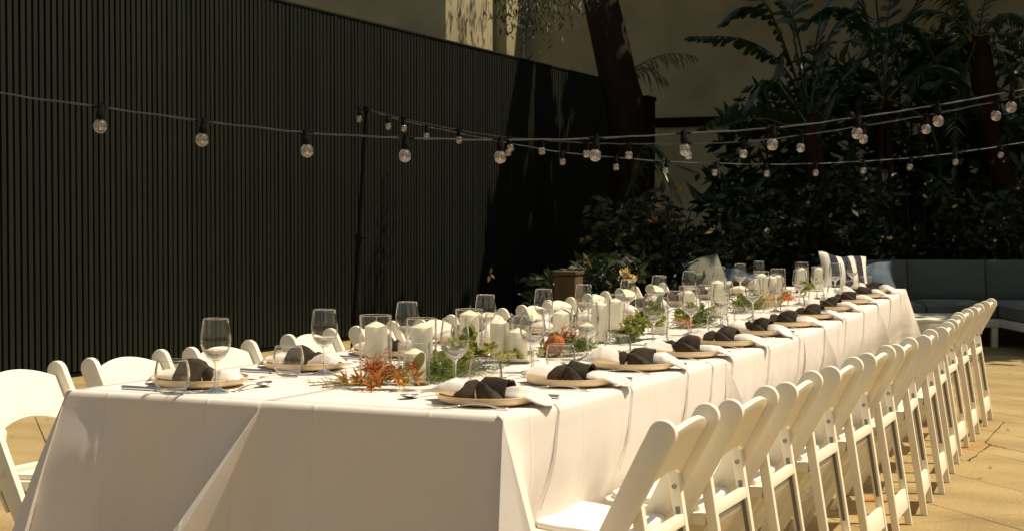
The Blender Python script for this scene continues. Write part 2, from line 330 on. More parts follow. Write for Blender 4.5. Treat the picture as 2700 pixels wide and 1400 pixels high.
lt = MB()
for _ in range(90):
    x, y = (rnd.uniform(.55, 2.2), rnd.uniform(2.2, 10.5)) if rnd.random() < .7 else (rnd.uniform(-6, -2.4), rnd.uniform(1.5, 9))
    leaf_quad0 = Vector((math.cos(rnd.uniform(0, 6.28)), math.sin(rnd.uniform(0, 6.28)), .12)).normalized(); sd = Vector((-leaf_quad0.y, leaf_quad0.x, .1))*rnd.uniform(.004, .009); p0 = Vector((x, y, .003)); ln = rnd.uniform(.018, .045)
    lt.add([p0, p0+leaf_quad0*ln*.5+sd, p0+leaf_quad0*ln, p0+leaf_quad0*ln*.5-sd], [(0, 1, 2), (0, 2, 3)])
tag(lt.build('fallen_leaves', M_leafD, smooth=False), 'small dry fallen leaves scattered on the sunlit paving', 'leaves', kind='stuff')
# ------------------------------------------------------------------ building behind the fence
HB = 6.4; Y0 = 18.6
xa = PY(1175, 60, Y0).x; yb = PXp(1305, 60, xa).y; xc = PY(1336, 60, yb).x; yd = PXp(1381, 60, xc).y
bld = empty('building', (-8, 20, 0)); tag(bld, 'tall plain rendered building with a stepped sunlit corner behind the fence', 'building')
def wall(name, a, b):
    a, b = Vector((*a, 0)), Vector((*b, 0)); t = (b-a).normalized(); n = Vector((t.y, -t.x, 0)); m = MB()
    nn = max(2, int((b-a).length/.5))
    vs = [q for q in (a, b)]
    m.add([a, b, b-n*.3, a-n*.3]+[p+Vector((0, 0, HB)) for p in (a, b, b-n*.3, a-n*.3)], [(0, 1, 5, 4), (1, 2, 6, 5), (2, 3, 7, 6), (3, 0, 4, 7), (4, 5, 6, 7)])
    o = m.build(name, M_wall, None, smooth=False); o.parent = bld; o.location = -bld.location; return o
wall('wall', (-34, Y0), (xa-.004, Y0)); wall('return_wall', (xa, Y0+.002), (xa, yb)); wall('pier', (xa+.002, yb), (xc-.004, yb)); wall('return_wall', (xc, yb+.002), (xc, yd)); wall('wall', (xc+.002, yd), (26, yd))
lb = MB(); a, b = PY(1728, 325, yd-.08), PY(1960, 322, yd-.08); lb.box(((a.x+b.x)/2, yd-.06, a.z), ((b-a).length, .115, .17)); o = lb.build('ledge', M_black, None, bevel=.01); o.parent = bld; o.location = -bld.location

# ------------------------------------------------------------------ slatted fence
def fx(y): return -6.36+.053*(y-5.8)
FH = 3.41; ya, yz = 3.0, 17.6
fdir = Vector((.053, 1, 0)).normalized(); fn = Vector((1, -.053, 0)).normalized(); fang = math.atan2(fdir.y, fdir.x)
fen = empty('slatted_fence', (fx(ya), ya, 0), fang); tag(fen, 'tall dark green fence of narrow upright slats running along the yard', 'fence')
L = (yz-ya)*math.sqrt(1+.053**2); pitch = .0655; ns = int(L/pitch)
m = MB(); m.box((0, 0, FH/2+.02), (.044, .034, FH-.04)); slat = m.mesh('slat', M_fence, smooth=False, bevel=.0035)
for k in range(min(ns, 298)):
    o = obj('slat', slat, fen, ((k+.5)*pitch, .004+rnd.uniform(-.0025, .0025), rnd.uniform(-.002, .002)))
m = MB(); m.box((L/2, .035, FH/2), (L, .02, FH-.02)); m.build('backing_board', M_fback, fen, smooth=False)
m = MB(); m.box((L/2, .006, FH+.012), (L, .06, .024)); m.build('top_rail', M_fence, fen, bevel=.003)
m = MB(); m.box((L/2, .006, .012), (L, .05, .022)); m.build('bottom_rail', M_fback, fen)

# ------------------------------------------------------------------ brown pillar, stump, trees
pl = PY(1688, 256, 15.6); pil = empty('pillar_post', (pl.x, pl.y, 0)); tag(pil, 'dark reddish brown square pillar at the far end of the slatted fence', 'pillar')
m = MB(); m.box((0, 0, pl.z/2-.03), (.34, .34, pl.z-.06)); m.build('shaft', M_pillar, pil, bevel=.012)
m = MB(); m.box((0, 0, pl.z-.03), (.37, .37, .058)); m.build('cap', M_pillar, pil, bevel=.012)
st = P(1499, 714, 12.6); stp = empty('timber_post', (st.x, st.y, 0)); tag(stp, 'short weathered timber post standing before the dark fence beyond the chairs', 'post')
m = MB(); m.box((0, 0, st.z/2-.02), (.205, .205, st.z-.04)); m.build('shaft', M_timber, stp, bevel=.012)
m = MB(); m.box((0, 0, st.z-.018), (.225, .225, .034)); m.build('cap', M_timber, stp, bevel=.008)

def leaves_cloud(mb, c, rad, n, size, rn, flat=.0, aspect=2.4, squash=1.0, hollow=.0):
    for _ in range(n):
        while True:
            q = Vector((rn.uniform(-1, 1), rn.uniform(-1, 1), rn.uniform(-1, 1)))
            if hollow < q.length < 1: break
        p = Vector(c)+Vector((q.x*rad[0], q.y*rad[1], q.z*rad[2]))
        leaf_quad(mb, p, Vector((rn.gauss(0, 1), rn.gauss(0, 1), rn.gauss(-.15, .6))).normalized(), size*rn.uniform(.6, 1.35), aspect, rn)
def leaf_quad(mb, p, d, s, aspect, rn, bend=.25):
    n = d.cross(Vector((rn.gauss(0, 1), rn.gauss(0, 1), rn.gauss(.6, 1)))); n = n.normalized() if n.length > 1e-4 else d.orthogonal().normalized()
    wv = n*(s/aspect/2); up = d.cross(n).normalized()*(s*bend*rn.uniform(-.6, .6))
    a = p; b = p+d*s*.45+up; c = p+d*s+up*.3
    mb.add([a, b+wv, c, b-wv], [(0, 1, 2), (0, 2, 3)])

tree = empty('tree', (-4.45, 13.9, 0)); tag(tree, 'big leaning tree with dark red brown trunk rising past the fence end', 'tree')
tp = [P(1668, 650, 19.2), P(1660, 400, 19.2), P(1646, 262, 19.2), P(1628, 200, 19.2), P(1604, 90, 19.2), P(1583, 0, 19.2), P(1560, -120, 19.2), P(1545, -300, 19)]
base = Vector((tp[0].x, tp[0].y, 0)); tree.location = base
tp = [base]+tp
tr = [.30, .285, .27, .262, .258, .25, .238, .21, .18]
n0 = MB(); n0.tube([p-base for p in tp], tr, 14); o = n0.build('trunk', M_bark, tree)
top = tp[-1]; rn = random.Random(11); bm_ = MB(); cr = MB()
for k in range(9):
    e = Vector((rn.uniform(-.5, 5.5), rn.uniform(12.2, 19.0), rn.uniform(6.2, 8.2)))
    mid = top.lerp(e, .5)+Vector((0, 0, rn.uniform(.2, .8)))
    bm_.tube([top-base, mid-base, e-base], [.12, .08, .03], 7)
    if k < 3: bm_.tube([mid-base, (mid+Vector((rn.uniform(-1, 1), 1, .8)))-base], [.05, .02], 6)
bm_.build('limb', M_bark, tree)
CL = [(-3.7, 18.0, 6.3), (-3.6, 19.2, 6.6), (-3.4, 18.3, 7.9), (-3.6, 20.0, 8.2), (-2.2, 15.6, 7.0), (-.6, 13.4, 6.6), (.9, 15.6, 7.0), (2.2, 14.3, 6.6), (3.9, 15.4, 7.1), (5.2, 13.4, 6.7), (-1.0, 17.6, 7.4), (1.8, 18.0, 7.5), (4.6, 17.8, 7.4), (-3.4, 17.8, 7.6), (6.8, 15.6, 7.2), (7.6, 13.2, 6.8), (-1.3, 12.7, 6.6), (3.9, 13.0, 6.4), (6.2, 12.6, 6.5)]
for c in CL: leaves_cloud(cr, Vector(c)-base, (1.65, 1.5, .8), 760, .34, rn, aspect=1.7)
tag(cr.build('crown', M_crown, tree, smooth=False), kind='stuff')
hg = MB()                                            # fine drooping sprays that hang into view
for (px, py, D, n) in ((1345, 30, 15.5, 90), (1400, 40, 15.3, 110), (1450, 25, 15.4, 70), (1330, 0, 15.6, 60), (1385, 85, 15.4, 40), (1500, 10, 15.2, 60), (1555, 5, 15.6, 40), (1430, 0, 15.2, 70)):
    c = P(px, py, D)
    for _ in range(n):
        p = c+Vector((rn.gauss(0, .11), rn.gauss(0, .12), rn.gauss(0, .13))); leaf_quad(hg, p-base, Vector((rn.gauss(0, .7), rn.gauss(0, .7), -1)).normalized(), rn.uniform(.05, .12), 5, rn)
    hg.tube([P(px+rn.uniform(-30, 60), py-190, D)-base, P(px+10, py-60, D)-base, P(px, py+25, D)-base], [.012, .008, .003], 5)
for k in range(26):  # unseen leaf clumps added towards the sun to mottle the lit return wall
    q = Vector((xa, Y0+(yb-Y0)*rn.random()*.9, rn.uniform(4.0, 5.6)))+SUN*rn.uniform(2.6, 3.6)
    for _ in range(16):
        p = q+Vector((rn.gauss(0, .05), rn.gauss(0, .07), rn.gauss(0, .30))); leaf_quad(hg, p-base, Vector((rn.gauss(0, .3), rn.gauss(0, .3), -1)).normalized(), rn.uniform(.12, .26), 5, rn)
tag(hg.build('sprays_and_shade_leaves', M_spray, tree, smooth=False), kind='stuff')
#@@GARDEN
def frond_mb(pts, length, n, wid, droop, rn, tears=.25, petiole=0.0, side=None, tipshrink=.55, rach=.012):
    """pinnate or torn paddle leaf along a curved midrib"""
    pts = [Vector(p) for p in pts]; mb = MB()
    def at(t):
        k = t*(len(pts)-1); i = min(int(k), len(pts)-2); f = k-i
        p0 = pts[max(i-1, 0)]; p1 = pts[i]; p2 = pts[i+1]; p3 = pts[min(i+2, len(pts)-1)]
        return .5*((2*p1)+(p2-p0)*f+(2*p0-5*p1+4*p2-p3)*f*f+(3*p1-p0-3*p2+p3)*f**3)
    total = sum((a-b).length for a, b in zip(pts, pts[1:]))
    mb.tube([at(k/12) for k in range(13)], [rach*(1.25-k/12) for k in range(13)], 5)
    sd0 = side
    for k in range(n):
        t = petiole+(1-petiole)*(k+.5)/n; p = at(t); d = (at(min(t+.02, 1))-at(max(t-.02, 0))).normalized()
        s = d.cross(Vector((0, 0, 1))) if sd0 is None else sd0-d*sd0.dot(d)
        if s.length < 1e-3: s = d.orthogonal()
        s.normalize(); env = math.sin(math.pi*min(1, max(.0, (t-petiole)/(1-petiole)*.86+.12)))**.55; Ln = length*env*rn.uniform(.85, 1.05)
        for sg in (-1, 1):
            if rn.random() < tears*.12: continue
            out = (s*sg+d*rn.uniform(.35, .7)+Vector((0, 0, .25-droop*rn.uniform(.3, .9)))).normalized()
            q1 = p+out*Ln*.5; dn = Vector((0, 0, -1))*droop*Ln*rn.uniform(.15, .45); q2 = p+out*Ln*rn.uniform(.9, 1)+dn
            wv = d*wid*rn.uniform(.75, 1.1)*.5
            mb.add([p-wv*.5, p+wv*.5, q1-wv+dn*.25, q1+wv+dn*.25, q2-wv*tipshrink, q2+wv*tipshrink], [(0, 1, 3, 2), (2, 3, 5, 4)])
    return mb
def plant(name, label, cat, basep, group=None):
    e = empty(name, (basep.x, basep.y, 0)); tag(e, label, cat, group); return e
def addfrond(e, pxs, D, length, n, wid, droop, rn, m, tears=.25, petiole=.0, tip=.55, side=None, name='leaf'):
    o = e.location; pts = [P(x, y, d if isinstance(D, (list, tuple)) else D)-o for (x, y), d in zip(pxs, D if isinstance(D, (list, tuple)) else [D]*len(pxs))]
    return frond_mb(pts, length, n, wid, droop, rn, tears, petiole, side, tip).build(name, m, e, smooth=False)
rn = random.Random(5)
# giant bird-of-paradise in the middle of the garden
b1 = P(2160, 640, 16.4); s1 = plant('bird_of_paradise', 'tall bird of paradise plant with torn paddle leaves before the wall', 'plant', b1)
CAMR = _r
up = Vector((0, 0, 1))
cx_ = (2120, 250)
for pxs, D, ln, n, wd, dr, pt in (
    ([(2130, 300), (2060, 170), (1960, 105), (1815, 98)], 16.3, .26, 26, .075, .75, .12),
    ([(2130, 300), (2075, 150), (2055, 190), (2062, 312)], 16.0, .21, 26, .06, .5, .18),
    ([(2140, 320), (2080, 330), (1990, 312), (1845, 352)], 16.2, .26, 24, .075, -.55, .1),
    ([(2130, 300), (2110, 120), (2070, 20), (1980, -60)], 16.6, .33, 22, .09, .4, .1),
    ([(2140, 300), (2150, 120), (2190, 0), (2260, -90)], 16.5, .33, 22, .09, .4, .15),
    ([(2140, 310), (2200, 230), (2270, 150), (2310, 60)], 16.8, .26, 22, .08, .3, .15),
    ([(2140, 300), (2175, 200), (2210, 190), (2240, 300)], 16.2, .22, 20, .07, .7, .2),
    ([(2130, 300), (2040, 60), (1960, 20), (1900, 60)], 16.9, .27, 22, .08, .7, .2),
    ([(2140, 320), (2210, 330), (2290, 290), (2380, 330)], 16.7, .26, 22, .08, .3, .1),
    ([(2150, 400), (2090, 420), (2000, 480), (1950, 590)], 16.4, .3, 22, .09, .4, .1)):
    addfrond(s1, pxs, D, ln, n, wd, dr, rn, M_leafA, petiole=pt)
m = MB(); o1 = s1.location
for dx in (-.12, 0, .14): m.tube([Vector((dx, 0, 0)), Vector((dx*.8, .05, 1.2)), P(2135+dx*60, 300, 16.4)-o1], [.07, .06, .045], 8)
m.build('stem', M_bark, s1)
# strelitzia hanging leaf from above, seen at the top
b2 = P(2330, 640, 17.0); s2 = plant('bird_of_paradise', 'second bird of paradise plant with a leaf hanging down at the top of the wall', 'plant', b2)
for pxs, D, ln, n, wd, dr, pt in (
    ([(2330, 200), (2300, -60), (2265, -20), (2262, 120)], 16.6, .24, 20, .07, .6, .3),
    ([(2330, 220), (2360, 80), (2420, 80), (2480, 190)], 16.6, .24, 22, .07, .7, .15),
    ([(2330, 240), (2380, 160), (2320, 95), (2230, 110)], 16.9, .24, 20, .07, .4, .15),
    ([(2330, 260), (2290, 330), (2240, 400), (2230, 520)], 16.6, .28, 20, .08, .4, .1),
    ([(2340, 260), (2420, 300), (2470, 380), (2480, 520)], 16.8, .28, 20, .08, .5, .1),
    ([(2340, 240), (2400, 40), (2480, -60), (2560, -60)], 17.0, .3, 20, .08, .4, .15)):
    addfrond(s2, pxs, D, ln, n, wd, dr, rn, M_leafA, petiole=pt)
m = MB(); o1 = s2.location
for dx in (-.1, .1): m.tube([Vector((dx, 0, 0)), Vector((dx*.8, .05, 1.2)), P(2332+dx*60, 230, 17)-o1], [.07, .06, .04], 8)
m.build('stem', M_bark, s2)
# right-hand palm with reddish trunk
b3 = P(2665, 640, 17.4); s3 = plant('palm_tree', 'palm with a slanting reddish fibrous trunk and arching fronds beside the garden', 'palm', b3)
for pxs, D, ln, n, wd, dr, pt in (
    ([(2575, 90), (2500, 130), (2430, 190), (2370, 300)], 17.1, .31, 34, .032, .9, .1),
    ([(2580, 90), (2640, 40), (2700, 50), (2790, 140)], 17.1, .34, 34, .032, .9, .1),
    ([(2575, 95), (2540, 20), (2470, -30), (2380, -20)], 17.3, .34, 34, .035, .7, .1),
    ([(2580, 95), (2600, 0), (2650, -80), (2740, -120)], 17.4, .34, 30, .035, .7, .1),
    ([(2570, 100), (2480, 90), (2390, 110), (2290, 95)], 17.5, .25, 34, .03, .6, .1),
    ([(2580, 100), (2640, 140), (2690, 230), (2720, 340)], 17.0, .32, 30, .03, .8, .1),
    ([(2575, 100), (2545, 190), (2520, 280), (2520, 400)], 17.0, .28, 30, .03, .6, .1)):
    addfrond(s3, pxs, D, ln, n, wd, dr, rn, M_leafC, petiole=pt, tip=.15, tears=.6, name='frond')
for pxs in ([(2560, 110), (2530, 60), (2515, 20), (2505, -20)], [(2560, 110), (2555, 50), (2548, 10), (2545, -30)]):
    addfrond(s3, pxs, 16.9, .12, 14, .03, .2, rn, M_leafD, petiole=.3, tip=.1, name='dry_frond')
m = MB(); o1 = s3.location; m.tube([Vector((0, 0, 0)), P(2655, 520, 17.3)-o1, P(2610, 330, 17.2)-o1, P(2575, 90, 17.1)-o1], [.19, .17, .16, .14], 10); m.build('trunk', M_pillar, s3)
# small palm peeping out beside the big trunk
b4 = P(1665, 600, 18.0); s4 = plant('small_palm', 'small palm with a yellowing frond peeping out beside the big tree trunk', 'palm', b4)
addfrond(s4, [(1640, 205), (1700, 165), (1765, 143), (1835, 150)], 19.9, .36, 15, .030, .95, rn, M_leafD, petiole=.05, tip=.1, tears=.2, side=Vector((.3, -1, 0)), name='dry_frond')
addfrond(s4, [(1640, 220), (1680, 185), (1720, 185), (1760, 215)], 19.9, .42, 11, .026, 1.0, rn, M_leafC, petiole=.05, tip=.1, tears=.2, side=Vector((.3, -1, 0)), name='frond')
addfrond(s4, [(1650, 520), (1700, 430), (1750, 440), (1800, 540)], 17.6, .45, 16, .03, .9, rn, M_leafC, petiole=.05, tip=.1, name='frond')
addfrond(s4, [(1650, 520), (1690, 400), (1720, 380), (1760, 420)], 17.6, .45, 16, .03, .9, rn, M_leafC, petiole=.05, tip=.1, name='frond')
m = MB(); m.tube([Vector((0, 0, 0)), P(1642, 215, 17.7)-s4.location], [.06, .035], 8); m.build('stem', M_bark, s4)
# tall leafy background plants filling the right-hand garden
TALL = [(2040, 17.6, 2.9, 'tall dark leafy plant right of the bare wall behind the first bird of paradise'), (2190, 18.2, 3.6, 'tall dark leafy plant between the two birds of paradise'), (2400, 18.0, 3.9, 'tall dark leafy plant behind the hanging paddle leaf'), (2560, 17.6, 3.7, 'tall dark leafy plant directly behind the slanting palm trunk'), (2740, 17.6, 4.0, 'tall dark leafy plant beyond the slanting palm at the garden corner')]
for k, (px, D, h, lab) in enumerate(TALL):
    p = P(px, 600, D); e = plant('tall_shrub', lab, 'shrub', p, 'tall plants along the back wall'); f = MB()
    for j in range(13):
        c = (rn.uniform(-.62, .62), rn.uniform(-.4, .4), h*rn.uniform(.25, .92)); leaves_cloud(f, c, (.42, .4, .36), 70, .30, rn, aspect=3.0)
    tag(f.build('foliage', M_leafA, e, smooth=False), kind='stuff')
    s = MB()
    for j in range(4): a_ = rn.uniform(0, 6.28); s.tube([(0, 0, 0), (.15*math.cos(a_), .15*math.sin(a_), h*.4), (.4*math.cos(a_), .3*math.sin(a_), h*.85)], [.03, .02, .008], 6)
    s.build('stem', M_bark, e)
# more arching fronds overhead
for e, lst in ((s1, (([(2130, 300), (2030, 30), (1930, -40), (1850, -30)], 16.2, .34), ([(2130, 280), (2090, 60), (2120, -60), (2200, -110)], 16.0, .36), ([(2130, 300), (2190, 90), (2260, 40), (2330, 120)], 15.9, .34), ([(2130, 330), (2060, 230), (2010, 220), (1960, 290)], 15.9, .30))),
               (s2, (([(2330, 250), (2270, 60), (2190, 20), (2110, 70)], 16.3, .34), ([(2330, 230), (2350, -10), (2410, -60), (2500, -40)], 16.2, .36), ([(2340, 260), (2430, 180), (2520, 190), (2590, 290)], 16.0, .32), ([(2330, 260), (2260, 220), (2200, 250), (2160, 350)], 16.0, .30))),
               (s3, (([(2575, 95), (2500, 40), (2420, 30), (2340, 90)], 16.8, .38), ([(2575, 95), (2530, -20), (2480, -70), (2400, -80)], 16.8, .4), ([(2580, 95), (2660, 90), (2730, 150), (2780, 260)], 16.7, .36)))):
    for pxs, D, ln in lst: addfrond(e, pxs, D, ln, 26 if e is not s3 else 36, .075 if e is not s3 else .034, rn.uniform(.5, .9), rn, M_leafA if e is not s3 else M_leafC, petiole=.12, tip=.5 if e is not s3 else .15, name='leaf' if e is not s3 else 'frond')
# shrubs behind the sofa
SH = [(1600, 13.6, .95, 'low dark shrub with orange tinted sprays right beside the timber post'), (1730, 14.6, 1.7, 'leafy shrub with pale speckled leaves growing just right of the pillar'), (1900, 15.0, 1.5, 'dense dark shrub with tiny pale flowers behind the grey sofa cushion'),
      (2060, 15.6, 1.85, 'dark shrub with yellowish flower specks behind the striped cushion'), (2240, 15.8, 2.0, 'broad dark shrub behind the blue cushion on the sofa'), (2420, 16.0, 1.95, 'dark leafy shrub behind the middle sofa backrest cushion'), (2600, 15.8, 2.05, 'dark shrub at the garden edge before the slanting palm trunk')]
for k, (px, D, h, lab) in enumerate(SH):
    p = P(px, 600, D); e = plant('shrub', lab, 'shrub', p, 'shrubs in the garden bed'); f = MB()
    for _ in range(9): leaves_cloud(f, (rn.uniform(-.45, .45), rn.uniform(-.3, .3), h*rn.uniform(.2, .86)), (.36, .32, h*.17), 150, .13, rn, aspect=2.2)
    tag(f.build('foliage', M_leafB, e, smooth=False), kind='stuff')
    s = MB()
    for _ in range(5): a = rn.uniform(0, 6.28); s.tube([(0, 0, 0), (.15*math.cos(a), .15*math.sin(a), h*.4), (.4*math.cos(a), .3*math.sin(a), h*.85)], [.02, .014, .006], 5)
    s.build('stem', M_bark, e)
    fl = MB()
    for _ in range((9, 14, 30, 40, 6, 8, 10)[k]):
        q = Vector((rn.gauss(0, .28), rn.uniform(-.5, -.1), h*rn.uniform(.3, .95)))
        for j in range(3): leaf_quad(fl, q+Vector((rn.gauss(0, .012),)*3), Vector((rn.gauss(0, 1), rn.gauss(-.4, 1), rn.gauss(.5, 1))).normalized(), (.10 if k < 2 else .05)*rn.uniform(.6, 1), 2.2 if k < 2 else 1.3, rn)
    tag(fl.build('pale_sprig', M_leafD if k < 4 else M_straw, e, smooth=False), kind='stuff')
und = MB()
for _ in range(70):
    c = (rn.uniform(-7.5, 6), rn.uniform(13.6, 19), rn.uniform(.2, 1.2)); leaves_cloud(und, c, (.6, .5, .45), 60, .22, rn, aspect=1.8)
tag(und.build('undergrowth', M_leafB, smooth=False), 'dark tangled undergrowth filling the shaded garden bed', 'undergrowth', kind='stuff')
# little spiky clump with a yellow flower head
p = P(1655, 740, 12.9); e = plant('flowering_clump', 'low clump with a yellow green flower head behind the far left chairs', 'plant', p)
f = MB()
for _ in range(60): leaf_quad(f, Vector((rn.gauss(0, .1), rn.gauss(0, .1), .02)), Vector((rn.gauss(0, .5), rn.gauss(0, .5), 1)).normalized(), rn.uniform(.3, .7), 9, rn)
tag(f.build('foliage', M_leafC, e, smooth=False), kind='stuff')
f = MB(); hz = P(1657, 722, 12.9).z
for _ in range(34): leaf_quad(f, Vector((rn.gauss(0, .035), rn.gauss(0, .045), hz+rn.uniform(-.09, .03))), Vector((rn.gauss(0, .8), rn.gauss(0, .8), .5)).normalized(), .06, 2, rn)
f.build('flower_head', M_straw, e, smooth=False)
f = MB(); f.tube([(0, 0, 0), (0, 0, hz-.05)], [.012, .01], 6); f.build('stem', M_stem, e)
# ------------------------------------------------------------------ sofa
DIRX = _r.copy(); DIRX.z = 0; DIRX.normalize(); DIRY = Vector((-DIRX.y, DIRX.x, 0)); sang = math.atan2(DIRX.y, DIRX.x)
SO = P(2000, 690, 15.0); sofa = empty('outdoor_sofa', (SO.x, SO.y, 0), sang); tag(sofa, 'long grey green outdoor sofa on a white frame at the back of the yard', 'sofa')
k15 = 15.0/FPX
def sx(px, D=15.0): return (px-2000)*D/FPX
def cushion(w_, d_, h_, puff=.02, n=14, seed=0):
    mb = MB(); rr = random.Random(seed); ph = rr.uniform(0, 6)
    def side(sg):
        def f(u, v):
            x = (u-.5)*w_; z = (v-.5)*h_; e = (1-abs(2*u-1)**6)*(1-abs(2*v-1)**6); e = max(0, e)
            return (x*(1-.012*(1-abs(2*v-1)**4)*0), sg*(d_/2*(.72+.28*e**.4)+puff*e)+.004*math.sin(7*u+ph)*math.sin(5*v+ph), z)
        return f
    mb.grid(side(-1), n, n); mb.grid(side(1), n, n)
    N = (n+1)**2; ring = [i for i in range(n+1)]+[(j+1)*(n+1)-1 for j in range(1, n+1)]+[n*(n+1)+i for i in range(n-1, -1, -1)]+[j*(n+1) for j in range(n-1, 0, -1)]
    mb.f += [(ring[i], ring[(i+1) % len(ring)], N+ring[(i+1) % len(ring)], N+ring[i]) for i in range(len(ring))]
    return mb
xs = [1830, 2190, 2392, 2597, 2800, 3010]
ztop = P(2450, 686, 15.2).z; zs = .42
for k, (a, b) in enumerate(zip(xs[1:], xs[2:])):
    wd = (b-a)*15.1/FPX-.012; c = cushion(wd, .17, ztop-zs-.0, .02, seed=k); o = c.build('back_cushion', M_sofa, sofa); o.location = (sx((a+b)/2, 15.1), .08, (ztop+zs)/2); o.rotation_euler = (R(-9), 0, 0)
for k, (a, b, y0, y1) in enumerate(((1800, 2190, -.75, 0), (2190, 2392, -.75, 0), (2392, 2572, -.75, 0), (2572, 2800, -1.85, 0), (2800, 3010, -1.85, 0))):
    wd = (b-a)*14.6/FPX-.008; c = cushion(wd, .15, y1-y0, .015, seed=9+k); o = c.build('seat_cushion', M_sofa, sofa); o.location = (sx((a+b)/2, 14.9), (y0+y1)/2, .365); o.rotation_euler = (R(90), 0, 0)
m = MB(); m.box(((sx(1800)+sx(2572))/2, -.39, .245), (sx(2572)-sx(1800), .80, .085)); m.box(((sx(2572)+sx(3010))/2, -.95, .245), (sx(3010)-sx(2572), 1.92, .085)); m.box(((sx(2160)+sx(3010))/2, .20, .42), (sx(3010)-sx(2160), .05, .44)); m.build('frame', M_sofaframe, sofa, bevel=.006)
for (px, y) in ((1815, -.75), (2180, -.75), (2560, -.75), (2590, -1.85), (2990, -1.85), (1815, .1), (2990, .1)):
    m = MB(); m.box((sx(px), y, .1), (.06, .06, .2)); m.build('leg', M_sofaframe, sofa, bevel=.004)
ct = P(2330, 831, 13.75); cz = .345
tbl = empty('low_table', (ct.x, ct.y, 0), sang); tag(tbl, 'low white outdoor table in front of the sofa beyond the dining table end', 'low table')
hw = 220*13.75/FPX
m = MB()
for k in range(6): 
    m = MB(); m.box((0, -.42+k*.168+.0, cz-.015), (2*hw, .162, .03)); m.build('plank', M_sofaframe, tbl, bevel=.003)
m = MB(); m.box((0, -.47, cz-.085), (2*hw-.02, .03, .105)); m.box((0, .47, cz-.085), (2*hw-.02, .03, .105)); m.build('apron', M_sofaframe, tbl, bevel=.003)
for a in (-1, 1):
    for b in (-1, 1): m = MB(); m.box((a*(hw-.05), b*.43, .105), (.06, .06, .21)); m.build('leg', M_sofaframe, tbl, bevel=.004)
def pillow(name, label, px, py, D, w_, h_, mt, tilt, roll, yaw=0, stripes=False, seed=0):
    n = 18; rr = random.Random(seed)
    def shape(sg):
        def f(u, v):
            a, b = 2*u-1, 2*v-1; e = max(0, (1-a*a)*(1-b*b))
            pinch = 1-.09*(1-abs(a)**1)*0
            x = a*w_/2*(1-.07*(1-b*b)); z = b*h_/2*(1-.07*(1-a*a))
            return (x, sg*(.085*e**.55)+.012*math.sin(6*u+seed)*math.sin(5*v), z+.012*math.sin(9*u+seed)*(b > .5))
        return f
    mb = MB(); mb.grid(shape(-1), n, n); mb.grid(shape(1), n, n)
    c = P(px, py, D); e = empty(name, c); e.rotation_euler = (tilt, roll, sang+yaw); tag(e, label, 'cushion', 'loose cushions on the sofa')
    if stripes:
        fs = mb.f; per = n*n; q = {0: [], 1: []}
        for i, f in enumerate(fs): u = (i % per) % n; q[int(u/n*7) % 2].append(f)
        for key, nm, mm in ((0, 'white_stripe', M_stripe_w), (1, 'navy_stripe', M_stripe_n)):
            t = MB(); t.v = mb.v; t.f = q[key]; t.build(nm, mm, e)
    else: mb.build('cover', mt, e)
    return e
pillow('striped_cushion', 'navy and white striped cushion propped up on the sofa', 2226, 722, 13.95, .50, .44, None, R(-31), R(5), R(8), True, 1)
pillow('blue_cushion', 'slate blue cushion lying right of the striped cushion', 2303, 735, 14.35, .42, .38, M_blue, R(-34), R(-6), R(-4), False, 2)
pillow('grey_cushion', 'large grey green cushion leaning at the far left of the sofa', 1868, 735, 14.3, .42, .50, M_grey, R(-28), R(-14), R(20), False, 3)
pillow('blue_cushion', 'dark blue cushion behind the wine glasses, next to the grey green cushion', 1940, 748, 14.4, .40, .32, M_blue, R(-20), R(12), R(-5), False, 4)
pillow('pale_blue_cushion', 'pale blue grey cushion lying flat behind the far wine glasses', 2010, 755, 14.3, .36, .28, M_blue, R(-28), R(-4), R(4), False, 5)
# ------------------------------------------------------------------ tablecloths (two columns of four tables)
RR = .018; HD = .70
def hrows(): return [('a', R(a)) for a in (0, 30, 60, 90)]+[('h', h) for h in (.03, .06, .1, .15, .2, .25, .28, .295, .31, .325, .36, .42, .5, .58, .65, HD)]
def smooth(a, b, t): t = max(0, min(1, (t-a)/(b-a))); return t*t*(3-2*t)
def drape(mb, cols):
    """cols: (base point on the table edge at the top, outward normal, offset function of the drop, side shift per drop, tangent)"""
    o = len(mb.v); rows = hrows()
    for bp, nrm, off, sl, tan in cols:
        for kind, q in rows:
            if kind == 'a': p = bp-nrm*RR+nrm*RR*math.sin(q)+Vector((0, 0, -RR+RR*math.cos(q)))
            else: p = bp+nrm*(off(q)+.0042*smooth(0, .2, q)*(noise.noise((bp.x*7+sl, bp.y*7, q*4))+.6*noise.noise((bp.x*19, bp.y*19+sl, q*7))))+tan*(sl*q)+Vector((0, 0, -RR-q*(1 if bp.z-RR-q > .02 else 1)))
            if p.z < .03: p.z = .03
            mb.v.append(tuple(p))
    nr = len(rows)
    for i in range(len(cols)-1):
        for j in range(nr-1): a = o+i*nr+j; mb.f.append((a, a+1, a+nr+1, a+nr))
def crease(h): return .0035*math.exp(-((h-.30)/.008)**2)
WB = {}
def sideoff(y, k, sgn):
    ph = k*1.7+(0 if sgn > 0 else 2.1)
    y0, y1 = TL/4*k, TL/4*(k+1)
    fl = .30*math.exp(-((y-y0)/.075)**2) if k == 0 else 0
    fl += .30*math.exp(-((y-y1)/.075)**2) if k == 3 else 0
    w_ = .5*math.sin(y*9+ph)+.35*math.sin(y*23+2*ph)+.3*math.sin(y*41+ph)
    dent = .06
    def f(h):
        return .0055*w_*smooth(0, .25, h)+fl*h+.02*h+crease(h)-dent*smooth(.10, .42, h)*(1-math.exp(-((y-y0)/.12)**2) if k == 0 else 1)
    return f
